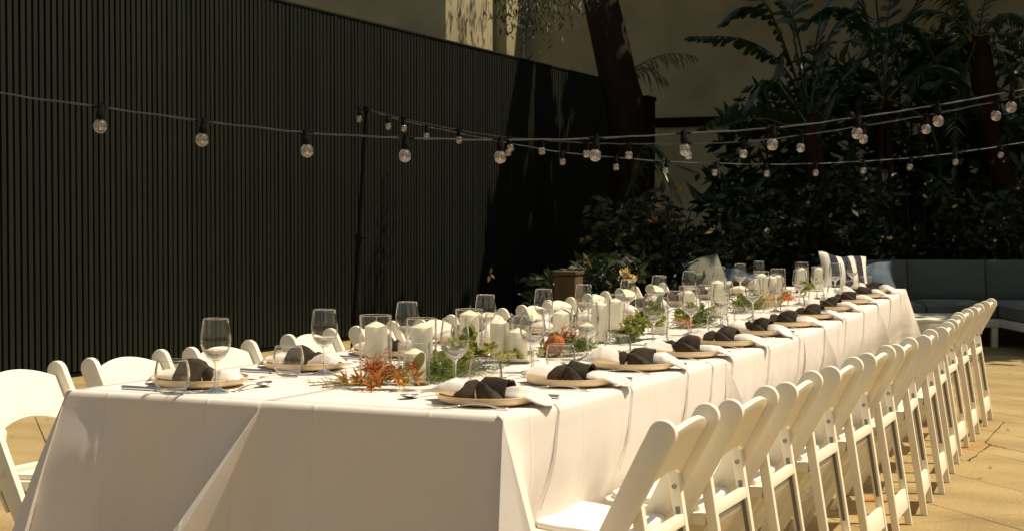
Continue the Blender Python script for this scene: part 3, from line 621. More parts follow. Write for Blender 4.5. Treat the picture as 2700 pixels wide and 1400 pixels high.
def cloth(colm, k):
    y0, y1 = TL/4*k, TL/4*(k+1); lift = (.0045-.0015*k)+(.0008 if colm == 'R' else 0); mb = MB()
    fr, bk = k == 0, k == 3
    xl = (lambda y: XM) if colm == 'R' else (lambda y: -W)
    xr = (lambda y: xe(y)) if colm == 'R' else (lambda y: XM+.04)
    ins = RR
    def top(u, v):
        y = y0+(ins if fr else 0)+(y1-y0-(ins if fr else 0)-(ins if bk else 0))*v
        a = xl(y)+(ins if colm == 'L' else 0); b = xr(y)-(ins if colm == 'R' else 0); x = a+(b-a)*u
        return (x, y, zt(y)+lift+.0012*noise.noise((x*5, y*5, k))+.0008*math.exp(-((u-.5)/.01)**2))
    nv = 34; mb.grid(top, 16, nv)
    sg = 1 if colm == 'R' else -1
    def ep(x, y): return Vector((x, y, zt(max(y, 0))+lift))
    X, Yv = Vector((1, 0, 0)), Vector((0, 1, 0))
    cols = []
    side_n = X*sg; out = xr if colm == 'R' else xl
    if fr:
        # front face, from the inner joint towards the outer corner
        fx0, fx1 = (XM, xe(0)) if colm == 'R' else (XM, -W)
        if colm == 'R':
            for sl, yo in ((.40, .02), (.58, .40), (.50, .40), (.30, .10), (.16, .01)):
                cols.append((ep(XM-.004, 0), -Yv, (lambda h, yo=yo: .004+yo*h), -sl, X))
            cols.append((ep(XM+.012, 0), -Yv, lambda h: .006+.01*h, -.08, X))
        n = 34
        for i in range(n+1):
            x = fx0+(fx1-fx0)*(i/n if colm == 'L' else .035+.965*i/n); d = abs(x-fx1)
            if colm == 'R': wv = .25*math.sin(x*7+1)+.12*math.sin(x*17); fl = .20*math.exp(-(d/.10)**2)+.06*math.exp(-((x-XM-.08)/.1)**2)
            else: wv = .9*(smooth(-1.235, -1.225, x)-smooth(-.80, -.79, x))+.5*math.sin(x*14+.6)+1.5*math.exp(-((x+1.24)/.06)**2)-1.2*math.exp(-((x+1.13)/.09)**2)+1.3*math.exp(-((x+.775)/.02)**2); fl = .22*math.exp(-(d/.09)**2)
            cols.append((ep(x, 0), -Yv, (lambda h, wv=wv, fl=fl: (.010 if colm == 'R' else .016)*wv*smooth(0, .2, h)+fl*h+.015*h+crease(h)), sg*.30*math.exp(-(d/.05)**2), X))
        for a in (18, 36, 54, 72):
            q = R(a); nn = (-Yv*math.cos(q)+side_n*math.sin(q)); cols.append((ep(fx1, 0)+nn*0, nn, (lambda h, a=a: .36*h*(1-.35*math.exp(-((a-45)/14)**2))), 0, X))
    n = 70
    for i in range(n+1):
        y = y0+(y1-y0)*i/n; cols.append((ep(out(y), y), side_n, sideoff(y, k, sg), 0, Yv))
    if bk:
        for a in (18, 36, 54, 72):
            q = R(a); nn = (side_n*math.cos(q)+Yv*math.sin(q)); cols.append((ep(out(y1), y1), nn, lambda h: .34*h, 0, X))
        for i in range(13): x = out(y1)+((XM-out(y1))*i/12); cols.append((ep(x, y1), Yv, lambda h: .02*h+.01*math.sin(x*20), 0, X))
    else:
        y = y1; b0 = sideoff(y, k, sg)
        for sl, xo in ((.25, .01), (.62, .10), (.95, .20), (.78, .02)): cols.append((ep(out(y), y), side_n, (lambda h, xo=xo: b0(h)*1+.004+xo*h), sl, Yv))
    drape(mb, cols)
    mb.v = [tuple(v) for v in mb.v]
    which = ('nearest', 'second', 'third', 'farthest')[k]
    o = mb.build('tablecloth', M_cloth); sm = o.modifiers.new('s', 'SOLIDIFY'); sm.thickness = .0012; sm.offset = -1
    tag(o, f'white tablecloth on the {which} table of the {"chair side row on the open yard" if colm=="R" else "row on the fence side"}', 'tablecloth', 'white tablecloths'); return o
CLOTH = {(c, k): cloth(c, k) for c in 'RL' for k in range(4)}
# ridges added to shade a dark line down the side drop by each setting
def shade_ridge(y, hmax=.30, wide=.012, hi=.0075, reach=.20, sl=-.32):
    k = min(3, int(y/(TL/4))); off = sideoff(y, k, 1); pts = []
    for i in range(7): x = xe(y)-reach+(reach-.02)*i/6; pts.append((Vector((x, y, zt(y)+.005)), Vector((0, 0, 1)), smooth(0, 1, i/5)))
    for a in (30, 60): q = R(a); pts.append((Vector((xe(y)-RR+RR*math.sin(q), y, zt(y)+.005-RR+RR*math.cos(q))), Vector((math.sin(q), 0, math.cos(q))), 1))
    for i in range(9): h = hmax*i/8; pts.append((Vector((xe(y)+off(h)+.003, y+sl*h, zt(y)+.004-RR-h)), Vector((1, 0, 0)), 1-.95*smooth(.4, 1, i/8)))
    mb = MB(); o = 0
    for p, n, s in pts: w_ = wide*s+.001; mb.v += [tuple(p+Vector((0, -w_*.35, 0))-n*.003), tuple(p+n*hi*s), tuple(p+Vector((0, w_*1.3, 0))-n*.003)]
    for i in range(len(pts)-1): a = 3*i; mb.f += [(a, a+3, a+4, a+1), (a+1, a+4, a+5, a+2)]
    return mb.build('shade_ridge', M_cloth, CLOTH[('R', k)])

# ------------------------------------------------------------------ settings
YL = [.1467+.5902*i+d for i, d in enumerate((-.02, -.024, -.047, .034, .06, -.024, .04, -.02, -.023, .063, .008, -.048))]
YR = [.4748+.5902*i+d for i, d in enumerate((-.002, -.009, -.088, .098, .062, -.009, .029, -.035, .002, -.051, -.027, .029))]
SIDE = {'R': 'open yard side', 'L': 'fence side'}
# prototypes -------------------------------------------------------
def glass_profile():
    out = [(.0, .0015), (.0385, .0015), (.0385, .003), (.022, .007), (.008, .014), (.0046, .024), (.0042, .055), (.0048, .078), (.010, .088)]
    bowl = [(0, .0886), (.010, .0885), (.024, .097), (.035, .112), (.0415, .131), (.0425, .147), (.0405, .168), (.0372, .190), (.0350, .2045), (.0343, .2052), (.0337, .2045), (.0359, .190), (.0391, .168), (.0411, .147), (.0400, .131), (.0332, .113), (.021, .0995), (.008, .0935), (0, .0925)]
    return out, bowl
pb, pw = glass_profile()
g = empty('wine_glass', (0, 0, 0))
MB().lathe(pb, 28).build('stem', M_solid, g); bm2 = MB(); bm2.lathe(pw, 32); bm2.build('bowl', M_glass, g); m = MB(); m.lathe([(0, .0936), (.008, .0946), (.0205, .1002), (.0322, .1135), (.0345, .1180), (.028, .1105), (.016, .1035), (0, .1015)], 28); m.build('bowl_base', M_solid, g); m = MB(); m.lathe([(.0337, .2046), (.0352, .2046), (.0353, .2056), (.0344, .2062), (.0336, .2056), (.0337, .2046)], 32); m.build('lip', M_lip, g)
GLASS = g
g = empty('tumbler', (0, 0, 0)); m = MB(); m.lathe([(0, .0012), (.026, .0012), (.031, .004), (.037, .010), (.0455, .028), (.0485, .046), (.0475, .066), (.0435, .086), (.0415, .0945), (.0407, .0952), (.0398, .0945), (.0418, .086), (.0458, .066), (.0467, .046), (.0437, .028), (.034, .015), (.02, .0125), (0, .012)], 36); m.build('body', M_glass, g); m = MB(); m.lathe([(.0396, .0944), (.0416, .0944), (.0418, .0953), (.0407, .0960), (.0396, .0953), (.0396, .0944)], 32); m.build('lip', M_lip, g); TUMB = g
g = empty('plate', (0, 0, 0)); m = MB(); m.lathe([(0, .003), (.100, .003), (.104, .0015), (.118, .004), (.134, .011), (.1395, .021), (.1403, .0252)], 48); m.lathe([(.1372, .0252), (.1340, .0175), (.126, .0095), (.11, .0075), (0, .007)], 48); m.build('body', M_plate, g)
m = MB(); m.lathe([(.1403, .0252), (.1395, .0262), (.1380, .0262), (.1372, .0252)], 48); m.build('rim', M_rim, g); PLATE = g
def spoon():
    g = empty('spoon', (0, 0, 0)); m = MB()
    m.grid(lambda u, v: ((u-.5)*.040*math.sin(math.pi*(.06+.88*v))**.6, .055-.062*v, .010-.0085*(1-(2*u-1)**2)*math.sin(math.pi*v)**.8+.004*(1-v)), 8, 12); o = m.build('bowl', M_steel, g); s = o.modifiers.new('s', 'SOLIDIFY'); s.thickness = .0018
    m = MB(); m.grid(lambda u, v: ((u-.5)*(.007+.010*v**2), -.004-.125*v, .0095+.006*math.sin(math.pi*min(1, v*1.3))-.0075*v), 3, 12); o = m.build('handle', M_steel, g); s = o.modifiers.new('s', 'SOLIDIFY'); s.thickness = .002
    return g
def fork():
    g = empty('fork', (0, 0, 0)); m = MB()
    m.grid(lambda u, v: ((u-.5)*(.007+.010*v**2), -.02-.125*v, .004+.010*math.sin(math.pi*min(1, .12+v*1.1))), 3, 14); m.grid(lambda u, v: ((u-.5)*(.026-.018*v**.7), .022-.042*v, .005+.004*v), 4, 6); o = m.build('handle', M_steel, g); s = o.modifiers.new('s', 'SOLIDIFY'); s.thickness = .002
    for k in range(4):
        m = MB(); x = (k-1.5)*.0068; m.tube([(x, .022, .0052), (x, .045, .004), (x*.96, .07, .0105)], [.0018, .0016, .0008], 5); m.build('tine', M_steel, g)
    return g
def knife():
    g = empty('knife', (0, 0, 0)); m = MB(); m.grid(lambda u, v: (-.006+u*(.019-.011*max(0, v-.75)*3.2), .0+.115*v, .0035+.0012*u), 2, 8); o = m.build('blade', M_steel, g); s = o.modifiers.new('s', 'SOLIDIFY'); s.thickness = .0016
    m = MB(); m.tube([(0, .004, .004), (0, -.05, .0048), (0, -.115, .0048)], [.0048, .0062, .0066], 8); m.build('handle', M_steel, g); return g
SPOON, FORK, KNIFE = spoon(), fork(), knife()
def loft(mb, pts, ws, hs, n=16, rip=.0, ph=0, tilt=0):
    o = len(mb.v); m_ = len(pts); pts = [Vector(p) for p in pts]
    for i, p in enumerate(pts):
        t = (pts[min(i+1, m_-1)]-pts[max(i-1, 0)]).normalized(); s = t.cross(Vector((0, 0, 1))); s = s.normalized() if s.length > 1e-4 else Vector((0, 1, 0)); u = s.cross(t)
        for k in range(n):
            th = 2*math.pi*k/n; c, sn = math.cos(th), math.sin(th); c = math.copysign(abs(c)**.8, c); sn = math.copysign(abs(sn)**.8, sn)
            q = p+s*c*ws[i]*(1+.06*math.sin(5*i+ph))+u*(sn*hs[i]+rip*math.sin(k*2.4+ph+i*.35)*hs[i]/.02*.35)
            mb.v.append(tuple(q))
    for i in range(m_-1):
        for k in range(n): mb.f.append((o+i*n+k, o+i*n+(k+1) % n, o+(i+1)*n+(k+1) % n, o+(i+1)*n+k))
    mb.f.append(tuple(o+k for k in range(n))[::-1]); mb.f.append(tuple(o+(m_-1)*n+k for k in range(n)))
def arch_sheet(mb, st, nu=22, nv=26, rip=.0, kf=5, ph=0, bias=0.0, cut=0.0):
    """thin cloth arched over a path; st: (x, y, z, half width, height) stations"""
    def S(t, c):
        k = t*(len(st)-1); i = min(int(k), len(st)-2); f = k-i; f = f*f*(3-2*f)*.5+f*.5
        return st[i][c]+(st[i+1][c]-st[i][c])*f
    def fn(u, v):
        q = 2*u-1; t = min(1, max(0, v+cut*q*v)); w_, h = S(t, 3), S(t, 4)
        arc = max(0, 1-abs(q)**2.6)**.62
        r_ = rip*(math.cos(kf*math.pi*u+ph+1.2*math.sin(4*t+ph))*(.4+.6*t)+.5*math.sin(2.7*kf*u+ph*2+3*t))
        y = S(t, 1)+q*w_*(1-.12*arc)+bias*arc*w_; z = S(t, 2)+h*arc+r_*(h/.03)**.5*(.35+.65*arc)
        return (S(t, 0)+.3*r_, y, max(.0085 if abs(S(t, 0)) < .125 else .0018, z))
    mb.grid(fn, nu, nv)
def napkin(seed):
    """white linen laid across the plate (towards +x is the diner), gathered by a knotted charcoal band"""
    rr = random.Random(seed*13+5); g = empty('napkin', (0, 0, 0)); SC = .9; dy = rr.uniform(-.018, .018); a = rr.uniform(-.035, .035); up_ = rr.uniform(0, .014)
    def sol(o, t=.0022):
        s = o.modifiers.new('s', 'SOLIDIFY'); s.thickness = t; s.offset = -1; return o
    m = MB()
    out = [(-.02, 0, .012, .024, .022), (.045, 0, .014, .032, .026), (.078, dy*.5, .016, .045, .026+up_), (.105, dy, .020, .052, .022+up_), (.136, dy+a*.4, .024, .054, .014), (.158, dy+a*.8, .012, .050, .012), (.174, dy+a, .004, .034, .007), (.188+rr.uniform(-.008, .012), dy+a*1.3, .002, .013, .002)]
    arch_sheet(m, out, rip=.0042, kf=rr.choice((4, 5, 6)), ph=seed, bias=rr.uniform(-.15, .15), cut=rr.uniform(-.12, .12))
    out2 = [(x, y+.012*rr.uniform(-1, 1), z*.7+.004, w_*.82, h*.55) for x, y, z, w_, h in out[:-1]]+[(.166, dy-a*.6, .006, .024, .003)]
    arch_sheet(m, out2, rip=.004, kf=5, ph=seed+2)
    inn = [(.02, 0, .012, .024, .022), (-.04, 0, .014, .030, .026), (-.072, -dy*.5, .016, .044, .030+up_*1.4), (-.104, -dy, .018, .050, .034+up_*1.6), (-.132, -dy-a*.4, .022, .044, .022+up_), (-.158+rr.uniform(-.02, .008), -dy-a*.7, .024, .018, .004)]
    arch_sheet(m, inn, rip=.0040, kf=rr.choice((3, 4, 5)), ph=seed+4, bias=rr.uniform(-.2, .2), cut=rr.uniform(-.12, .12))
    sol(m.build('linen', M_napkin, g))
    sx_ = rr.choice((1, 1, -1)); cx = rr.uniform(-.008, .018); b = rr.uniform(.82, 1.0)
    def X(t): return cx+sx_*t*.88
    k = MB(); yo = rr.uniform(-.008, .008)
    arch_sheet(k, [(X(.066), yo, .009, .054*b, .056), (X(.058), yo, .0085, .057*b, .064*b), (X(.018), yo, .0085, .056*b, .070*b), (X(-.014), yo*.5, .0085, .045, .060), (X(-.034), 0, .010, .029, .043), (X(-.042), 0, .012, .024, .036)], 30, 34, rip=.0036, kf=rr.choice((3, 4, 5)), ph=seed*2.1, bias=rr.uniform(-.3, .3), cut=rr.uniform(-.2, .2))
    sol(k.build('knot', M_dark, g), .003)
    k = MB(); d = rr.uniform(-.02, .02)
    arch_sheet(k, [(X(-.034), 0, .012, .025, .037), (X(-.054), d*.4, .011, .033, .046), (X(-.078), d, .010, .032, .040), (X(-.098), d*1.3, .0095, .024, .026), (X(-.112), d*1.5, .0095, .011, .010)], 20, 18, rip=.0030, kf=3, ph=seed, bias=rr.uniform(-.3, .3))
    sol(k.build('tail', M_dark, g), .003)
    k = MB(); d = rr.uniform(-.6, -.2)
    arch_sheet(k, [(X(-.030), -.010, .018, .021, .036), (X(.004), -.030, .012, .033, .040), (X(.034), -.045, .009, .035, .030), (X(.060), -.050+d*.02, .009, .025, .016), (X(.076+.012*rr.random()), -.052+d*.03, .009, .008, .005)], 20, 22, rip=.0034, kf=4, ph=seed+1, bias=-.25)
    sol(k.build('tail', M_dark, g), .003)
    return g
NAPK = [napkin(s) for s in range(1, 13)]
used = set()
def place(proto, loc, rz, label, cat, group, tilt=None):
    o = proto if proto.name not in used else copy_tree(proto)
    used.add(o.name); o.location = loc; o.rotation_euler = (0, 0, rz) if tilt is None else (*tilt, rz); return tag(o, label, cat, group)
rs = random.Random(21); HALF = math.pi
for side in 'RL':
    for i in range(12):
        yg = (YR if side == 'R' else YL)[i]; nm, sd = ORD[i], SIDE[side]
        if side == 'R':
            yp = (.235, .775, 1.325, 1.87, 2.44, 3.03, 3.61, 4.20, 4.83, 5.45, 6.06, 6.68)[i]; px_ = xe(yp)-.172-.008*(i > 4); rot = 0
            xg = -.359; tx, ty = xg+.115+rs.uniform(-.012, .012), yg-.03+rs.uniform(-.02, .02)
            fy, ky = yp-.16, yp+.165; sp = (px_-.225, yp+.01)
        else:
            yp = yg+.13; px_ = -1.075+rs.uniform(-.01, .01); rot = HALF
            xg = -.934; tx, ty = xg-.062+rs.uniform(-.012, .012), yg-.105+rs.uniform(-.01, .015)
            fy, ky = yp+.165, yp-.178; sp = (px_+.185, yp+.03)
        Z = .0062; z = zt(yp)+Z
        place(PLATE, (px_, yp, z), rs.uniform(0, 6), f'{nm} beige stoneware plate from the near table end, {sd}', 'plate', 'dinner plates')
        place(NAPK[(i*5+(3 if side == 'L' else 0)) % 12], (px_, yp, z+.0005), rot+rs.uniform(-.26, .26), f'{nm} white napkin with knotted charcoal band from the near end, {sd}', 'napkin', 'knotted napkins')
        place(GLASS, (xg, yg, zt(yg)+Z), rs.uniform(0, 6), f'{nm} empty wine glass from the near table end, {sd}', 'wine glass', 'wine glasses')
        place(TUMB, (tx, ty, zt(ty)+Z), rs.uniform(0, 6), f'{nm} empty water tumbler from the near table end, {sd}', 'tumbler', 'water tumblers')
        q = -math.pi/2 if side == 'L' else math.pi/2
        place(FORK, (px_+(-.03 if side == 'R' else .03), fy, zt(fy)+Z), q+rs.uniform(-.08, .08)+(.20 if (side, i) == ('R', 0) else 0), f'{nm} steel fork from the near table end, {sd}', 'fork', 'table forks')
        place(KNIFE, (px_+(.02 if side == 'R' else -.02), ky, zt(ky)+Z), q+rs.uniform(-.05, .05), f'{nm} steel knife from the near table end, {sd}', 'knife', 'table knives')
        q2 = HALF-.25 if side == 'R' else -.1
        place(SPOON, (sp[0], sp[1]-(0.0), zt(sp[1])+Z), q2+rs.uniform(-.15, .15), f'{nm} steel dessert spoon from the near table end, {sd}', 'spoon', 'dessert spoons')
        if side == 'R': shade_ridge(yp+.045, hmax=rs.uniform(.22, .34), wide=rs.uniform(.005, .008)*(1 if i < 9 else .8), hi=rs.uniform(.0035, .0055), sl=rs.uniform(-.36, -.24))
for y in (1.66, 6.15): shade_ridge(y, .2, .004, .003, .03)

# ------------------------------------------------------------------ candles in glass cylinders
CL_ = [('first', [(-.632, .50, .205, .165), (-.600, .735, .185, .150), (-.535, .560, .125, .085)]),
       ('second', [(-.655, 1.20, .190, .165), (-.600, 1.33, .170, .130), (-.530, 1.33, .130, .100)]),
       ('third', [(-.655, 2.06, .155, .125), (-.590, 2.33, .178, .150), (-.560, 2.10, .120, .075)]),
       ('fourth', [(-.760, 3.02, .165, .125), (-.640, 3.30, .14, .10), (-.520, 2.92, .120, .085)]),
       ('fifth', [(-.700, 4.02, .165, .12), (-.570, 4.12, .185, .17), (-.62, 4.35, .15, .11)]),
       ('sixth', [(-.640, 5.42, .185, .15), (-.52, 5.15, .155, .15), (-.60, 5.70, .19, .13)]),
       ('seventh', [(-.64, 6.62, .20, .14), (-.55, 6.75, .16, .14), (-.70, 6.9, .15, .10)])]
szname = ('tallest', 'middle sized', 'shortest')
for nm, items in CL_:
    order = sorted(range(3), key=lambda q: -items[q][2])
    for k, (x, y, hv, hc) in enumerate(items):
        rank = szname[order.index(k)]; z = zt(y)+.0062
        v = empty('cylinder_vase', (x, y, z)); tag(v, f'{rank} clear glass cylinder of the {nm} candle cluster from the near end', 'candle holder', 'glass candle cylinders')
        m = MB(); m.lathe([(0, .0006), (.046, .0006), (.0478, .003), (.0478, hv-.001), (.0470, hv), (.0456, hv), (.0450, hv-.001), (.0450, .010), (.043, .0075), (0, .0075)], 40); m.build('cylinder', M_vase, v); m = MB(); m.lathe([(.0449, hv-.0006), (.0479, hv-.0006), (.0480, hv+.0006), (.0464, hv+.0014), (.0448, hv+.0006), (.0449, hv-.0006)], 40); m.build('lip', M_lip, v)
        c = empty('pillar_candle', (x+.002, y, z+.008)); tag(c, f'cream pillar candle inside the {rank} glass of the {nm} cluster from the near end', 'candle', 'pillar candles')
        r_ = .0335; m = MB(); m.lathe([(0, 0), (r_-.001, 0), (r_, .002), (r_, hc-.003), (r_-.001, hc), (r_*.6, hc+.007), (.004, hc+.014), (0, hc+.0145)], 36); m.build('wax', M_wax, c)
        m = MB(); m.tube([(0, 0, hc+.012), (.001, 0, hc+.022), (.004, .001, hc+.030)], .0011, 6); m.build('wick', M_wick, c)

# ------------------------------------------------------------------ flowers and greenery along the middle
def rose_leaf(l, w_, fold=.25, curl=.2):
    m = MB(); m.grid(lambda u, v: ((2*u-1)*w_*math.sin(math.pi*(v*.92+.04))**.75, v*l, fold*abs(2*u-1)*w_*math.sin(math.pi*v)+curl*l*v*v*(-1)+.004*math.sin(9*v)), 4, 6); return m
LEAFM = [rose_leaf(.048, .017).mesh('leaf', M_green), rose_leaf(.040, .015, .35, -.15).mesh('leaf', M_green), rose_leaf(.044, .014, .2, .35).mesh('leaf', M_green2), rose_leaf(.05, .013, .3, .1).mesh('leaf', M_green2)]
def orient(d, roll):
    q = Vector(d).normalized().to_track_quat('Y', 'Z').to_matrix() @ Matrix.Rotation(roll, 3, 'Y'); return q.to_euler()
def add_leaves(e, pts, n, rr, sc_=1.0, idx=(0, 1, 2, 3), spread=.03, up=.4):
    for j in range(n):
        t = rr.random(); k = t*(len(pts)-1); i = min(int(k), len(pts)-2); p = Vector(pts[i]).lerp(Vector(pts[i+1]), k-i); d = (Vector(pts[i+1])-Vector(pts[i])).normalized()
        o = bpy.data.objects.new('leaf', LEAFM[rr.choice(idx)]); col.objects.link(o); o.parent = e
        o.location = p+Vector((rr.uniform(-1, 1)*spread*.4, rr.uniform(-1, 1)*spread*.4, rr.uniform(0, spread*.5)))
        o.rotation_euler = orient(d*.5+Vector((rr.gauss(0, .7), rr.gauss(0, .7), abs(rr.gauss(up, .45)))), rr.uniform(-1, 1)); s = sc_*rr.uniform(.7, 1.2); o.scale = (s, s, s)
def needles(e, c, r, n, ln, mt, rr, name='fern', wid=.0016, up=.5):
    m = MB()
    for _ in range(n):
        p = Vector(c)+Vector((rr.gauss(0, r[0]), rr.gauss(0, r[1]), abs(rr.gauss(0, r[2])))); d = Vector((rr.gauss(0, 1), rr.gauss(0, 1), rr.gauss(up, .6))).normalized(); l = ln*rr.uniform(.5, 1.2)
        if p.z+d.z*l < .001: d.z = abs(d.z)
        s = d.cross(Vector((rr.gauss(0, 1), rr.gauss(0, 1), rr.gauss(0, 1)))).normalized()*wid
        q = p+d*l; m.add([p-s, p+s, q+s*.3+Vector((0, 0, -l*.12)), q-s*.3+Vector((0, 0, -l*.12))], [(0, 1, 2, 3)])
    return tag(m.build(name, mt, e, smooth=False), kind='stuff')
def stem(e, pts, r=.002, mt=None, name='stem'):
    m = MB(); m.tube(pts, [r*(1.2-.6*i/(len(pts)-1)) for i in range(len(pts))], 6); return m.build(name, mt or M_stem, e)
def bract(l, w_):
    m = MB(); m.grid(lambda u, v: ((2*u-1)*w_*math.sin(math.pi*(v*.9+.1))**.8*(1-.5*v), v*l, .35*abs(2*u-1)*w_+.22*l*v*v), 3, 6); return m.mesh('bract', M_orange)
BR = [bract(.052, .0075), bract(.044, .0065), bract(.036, .0055)]
def star_flower(e, c, axis, n, rr, k0=0):
    ax = Vector(axis).normalized(); a = ax.orthogonal().normalized(); b = ax.cross(a)
    for j in range(n):
        th = 2*math.pi*j/n*1.0+rr.uniform(-.2, .2); tilt = rr.uniform(.15, .75)
        d = (a*math.cos(th)+b*math.sin(th))*math.cos(tilt)+ax*math.sin(tilt); o = bpy.data.objects.new('bract', BR[rr.randrange(k0, 3)]); col.objects.link(o); o.parent = e
        o.location = c; z = ax.cross(d); xx = d.cross(ax).normalized() if d.cross(ax).length > 1e-3 else a; zz = xx.cross(d).normalized()
        o.rotation_euler = Matrix((xx, d.normalized(), zz)).transposed().to_euler(); s = rr.uniform(.8, 1.15); o.scale = (s, s, s)
    m = MB(); m.lathe([(0, -.004), (.006, -.002), (.0075, .003), (.004, .008), (0, .009)], 10); o = m.build('flower_head', M_straw, e); o.location = Vector(c)+ax*.004; o.rotation_euler = ax.to_track_quat('Z', 'Y').to_euler()
rr = random.Random(77)
e = empty('flower_arrangement', (-.575, .385, zt(.385)+.006)); tag(e, 'orange and red dried flowers with long twiggy stems at the near end of the table', 'flowers', 'flowers and greenery along the table')
star_flower(e, (.028, -.045, .022), (.1, -.9, .35), 11, rr); star_flower(e, (-.03, -.02, .024), (-.3, -.8, .5), 9, rr, 1); star_flower(e, (-.098, .02, .022), (-.7, -.6, .5), 7, rr, 1); star_flower(e, (.085, .0, .024), (.6, -.7, .4), 9, rr, 1); star_flower(e, (.105, .05, .03), (.7, -.3, .6), 7, rr, 1)
needles(e, (.005, .01, .045), (.022, .02, .024), 260, .026, M_red, rr, 'red_pincushion', .0018, .4); needles(e, (.045, .02, .036), (.016, .016, .016), 150, .022, M_red, rr, 'red_pincushion', .0018, .4); needles(e, (.10, .045, .055), (.008, .008, .02), 90, .02, M_red, rr, 'red_pincushion', .0011, .4)
m = MB(); m.lathe([(0, 0), (.02, .004), (.024, .02), (.016, .038), (0, .045)], 14, (.008, -.005, .008)); m.build('cone_head', M_rust, e)
for (a, b, r_) in (((-.02, -.015, .012), (-.20, -.025, .004), .0028), ((-.06, 0, .010), (-.235, .02, .006), .002), ((-.05, .02, .012), (-.19, .09, .01), .0018), ((.02, 0, .01), (-.14, -.055, .004), .0026)):
    p0, p1 = Vector(a), Vector(b); mid = p0.lerp(p1, .5)+Vector((0, .008, .006)); stem(e, [p0, mid, p1], r_)
    for j in range(9):
        p = p0.lerp(p1, rr.uniform(.45, 1)); q = p+Vector((rr.uniform(-.05, -.01), rr.gauss(0, .02), rr.uniform(.0, .03))); q.z = max(.002, q.z); stem(e, [p, p.lerp(q, .5)+Vector((0, 0, .004)), q], .0007, name='twig')
add_leaves(e, [(-.12, .0, .012), (.1, .01, .018)], 26, rr, .62, (2, 3), .03, .3); add_leaves(e, [(.03, .03, .03), (.11, .06, .05)], 10, rr, .7, (3,), .03, .6)
needles(e, (.06, .03, .03), (.03, .02, .015), 110, .045, M_straw, rr, 'dry_grass', .0011)
m = MB(); m.grid(lambda u, v: ((2*u-1)*.015*math.sin(math.pi*(.05+.9*v))**.6, 0.004*math.sin(3*u), v*.055), 5, 7); o = m.build('grey_leaf', M_green2, e); o.location = (.105, .055, .055); o.rotation_euler = (0, R(24), R(20))
def greens(x, y, L_, lab, seed, nleaf, ferns, rise=.05, idx=(0, 1, 2, 3), extra=None, sc_=1.0):
    rr = random.Random(seed); e = empty('greenery', (x, y, zt(y)+.006)); tag(e, lab, 'greenery', 'flowers and greenery along the table')
    for s in range(5):
        x0 = rr.uniform(-.05, .05); p = [(x0, -L_/2+rr.uniform(0, L_*.3), .008), (x0+rr.uniform(-.04, .04), rr.uniform(-.1, .1)*L_, rise*rr.uniform(.4, 1)), (x0+rr.uniform(-.06, .06), L_/2-rr.uniform(0, L_*.3), rise*rr.uniform(.3, 1.1))]
        stem(e, p, .002, M_branch if s % 2 else None); add_leaves(e, p, nleaf//5, rr, sc_, idx, .035)
    for (c, r_, n, l) in ferns: needles(e, c, r_, n, l, M_fern, rr)
    if extra: extra(e, rr)
    return e
def ex1(e, rr):
    for q in ((.02, -.25, .02), (.03, -.16, .025), (.06, .0, .02)): needles(e, q, (.008, .008, .006), 26, .012, M_red, rr, 'orange_bud', .0016)
    for k in range(4): stem(e, [(-.02, .08+.02*k, .04), (.05, .04+.02*k, .055), (.09, .02+.02*k, .05)], .003, M_branch, 'dry_twig')
    add_leaves(e, [(-.03, .10, .05), (-.02, .16, .11)], 16, rr, 1.0, (2, 0), .05, .6); add_leaves(e, [(.03, .2, .02), (.06, .62, .012)], 60, rr, .62, (2, 3), .035, .4)
greens(-.555, .90, .52, 'long trailing greenery with fern and leafy sprigs before the second candle cluster', 31, 110, [((.03, -.22, .008), (.035, .07, .022), 750, .05), ((.05, -.02, .008), (.03, .07, .016), 380, .045)], .07, extra=ex1)
def ex2(e, rr):
    m = MB(); m.lathe([(0, -.06), (.026, -.05), (.036, -.015), (.034, .02), (.02, .05), (0, .058)], 20); o = m.build('banksia_cone', M_rust, e); o.location = (-.01, -.03, .040); o.rotation_euler = (R(62), R(10), R(40))
    needles(e, (-.01, -.03, .04), (.02, .03, .018), 260, .022, M_rust, rr, 'banksia_bristle', .0012, .2); needles(e, (.0, .05, .06), (.022, .02, .018), 180, .035, M_red, rr, 'red_pincushion', .0013, .6)
e = greens(-.50, 1.66, .22, 'rusty orange banksia cone with a ferny tuft after the second candle cluster', 41, 20, [((.03, .06, .012), (.03, .045, .02), 620, .05)], .05, extra=ex2)
def ex3(e, rr): add_leaves(e, [(.0, .05, .05), (.03, .12, .10)], 14, rr, 1.25, (0, 1), .06, .7); needles(e, (-.02, -.14, .008), (.03, .04, .018), 220, .05, M_fern, rr)
greens(-.47, 2.52, .40, 'bushy mixed leaf sprigs with yellowing stems after the third candle cluster', 51, 150, [], .09, extra=ex3, sc_=1.15)
def ex4(e, rr): needles(e, (.03, -.16, .012), (.014, .014, .016), 70, .02, M_poppy, rr, 'orange_petal', .004, .5)
greens(-.52, 3.42, .44, 'fine ferny greenery with one small orange bloom after the fourth candle cluster', 61, 130, [((.05, -.02, .008), (.04, .08, .03), 700, .055)], .09, extra=ex4, sc_=.8)
greens(-.52, 4.55, .34, 'dark fern sprigs beside the tall candle of the fifth cluster', 71, 30, [((0, 0, .01), (.04, .09, .04), 600, .06)], .08)
def ex5(e, rr): needles(e, (0, 0, .01), (.04, .06, .03), 420, .06, M_straw, rr, 'dry_grass', .002, .4)
greens(-.50, 4.86, .22, 'straw coloured dried grass bundle lying between greenery beyond mid table', 81, 6, [], .04, extra=ex5)
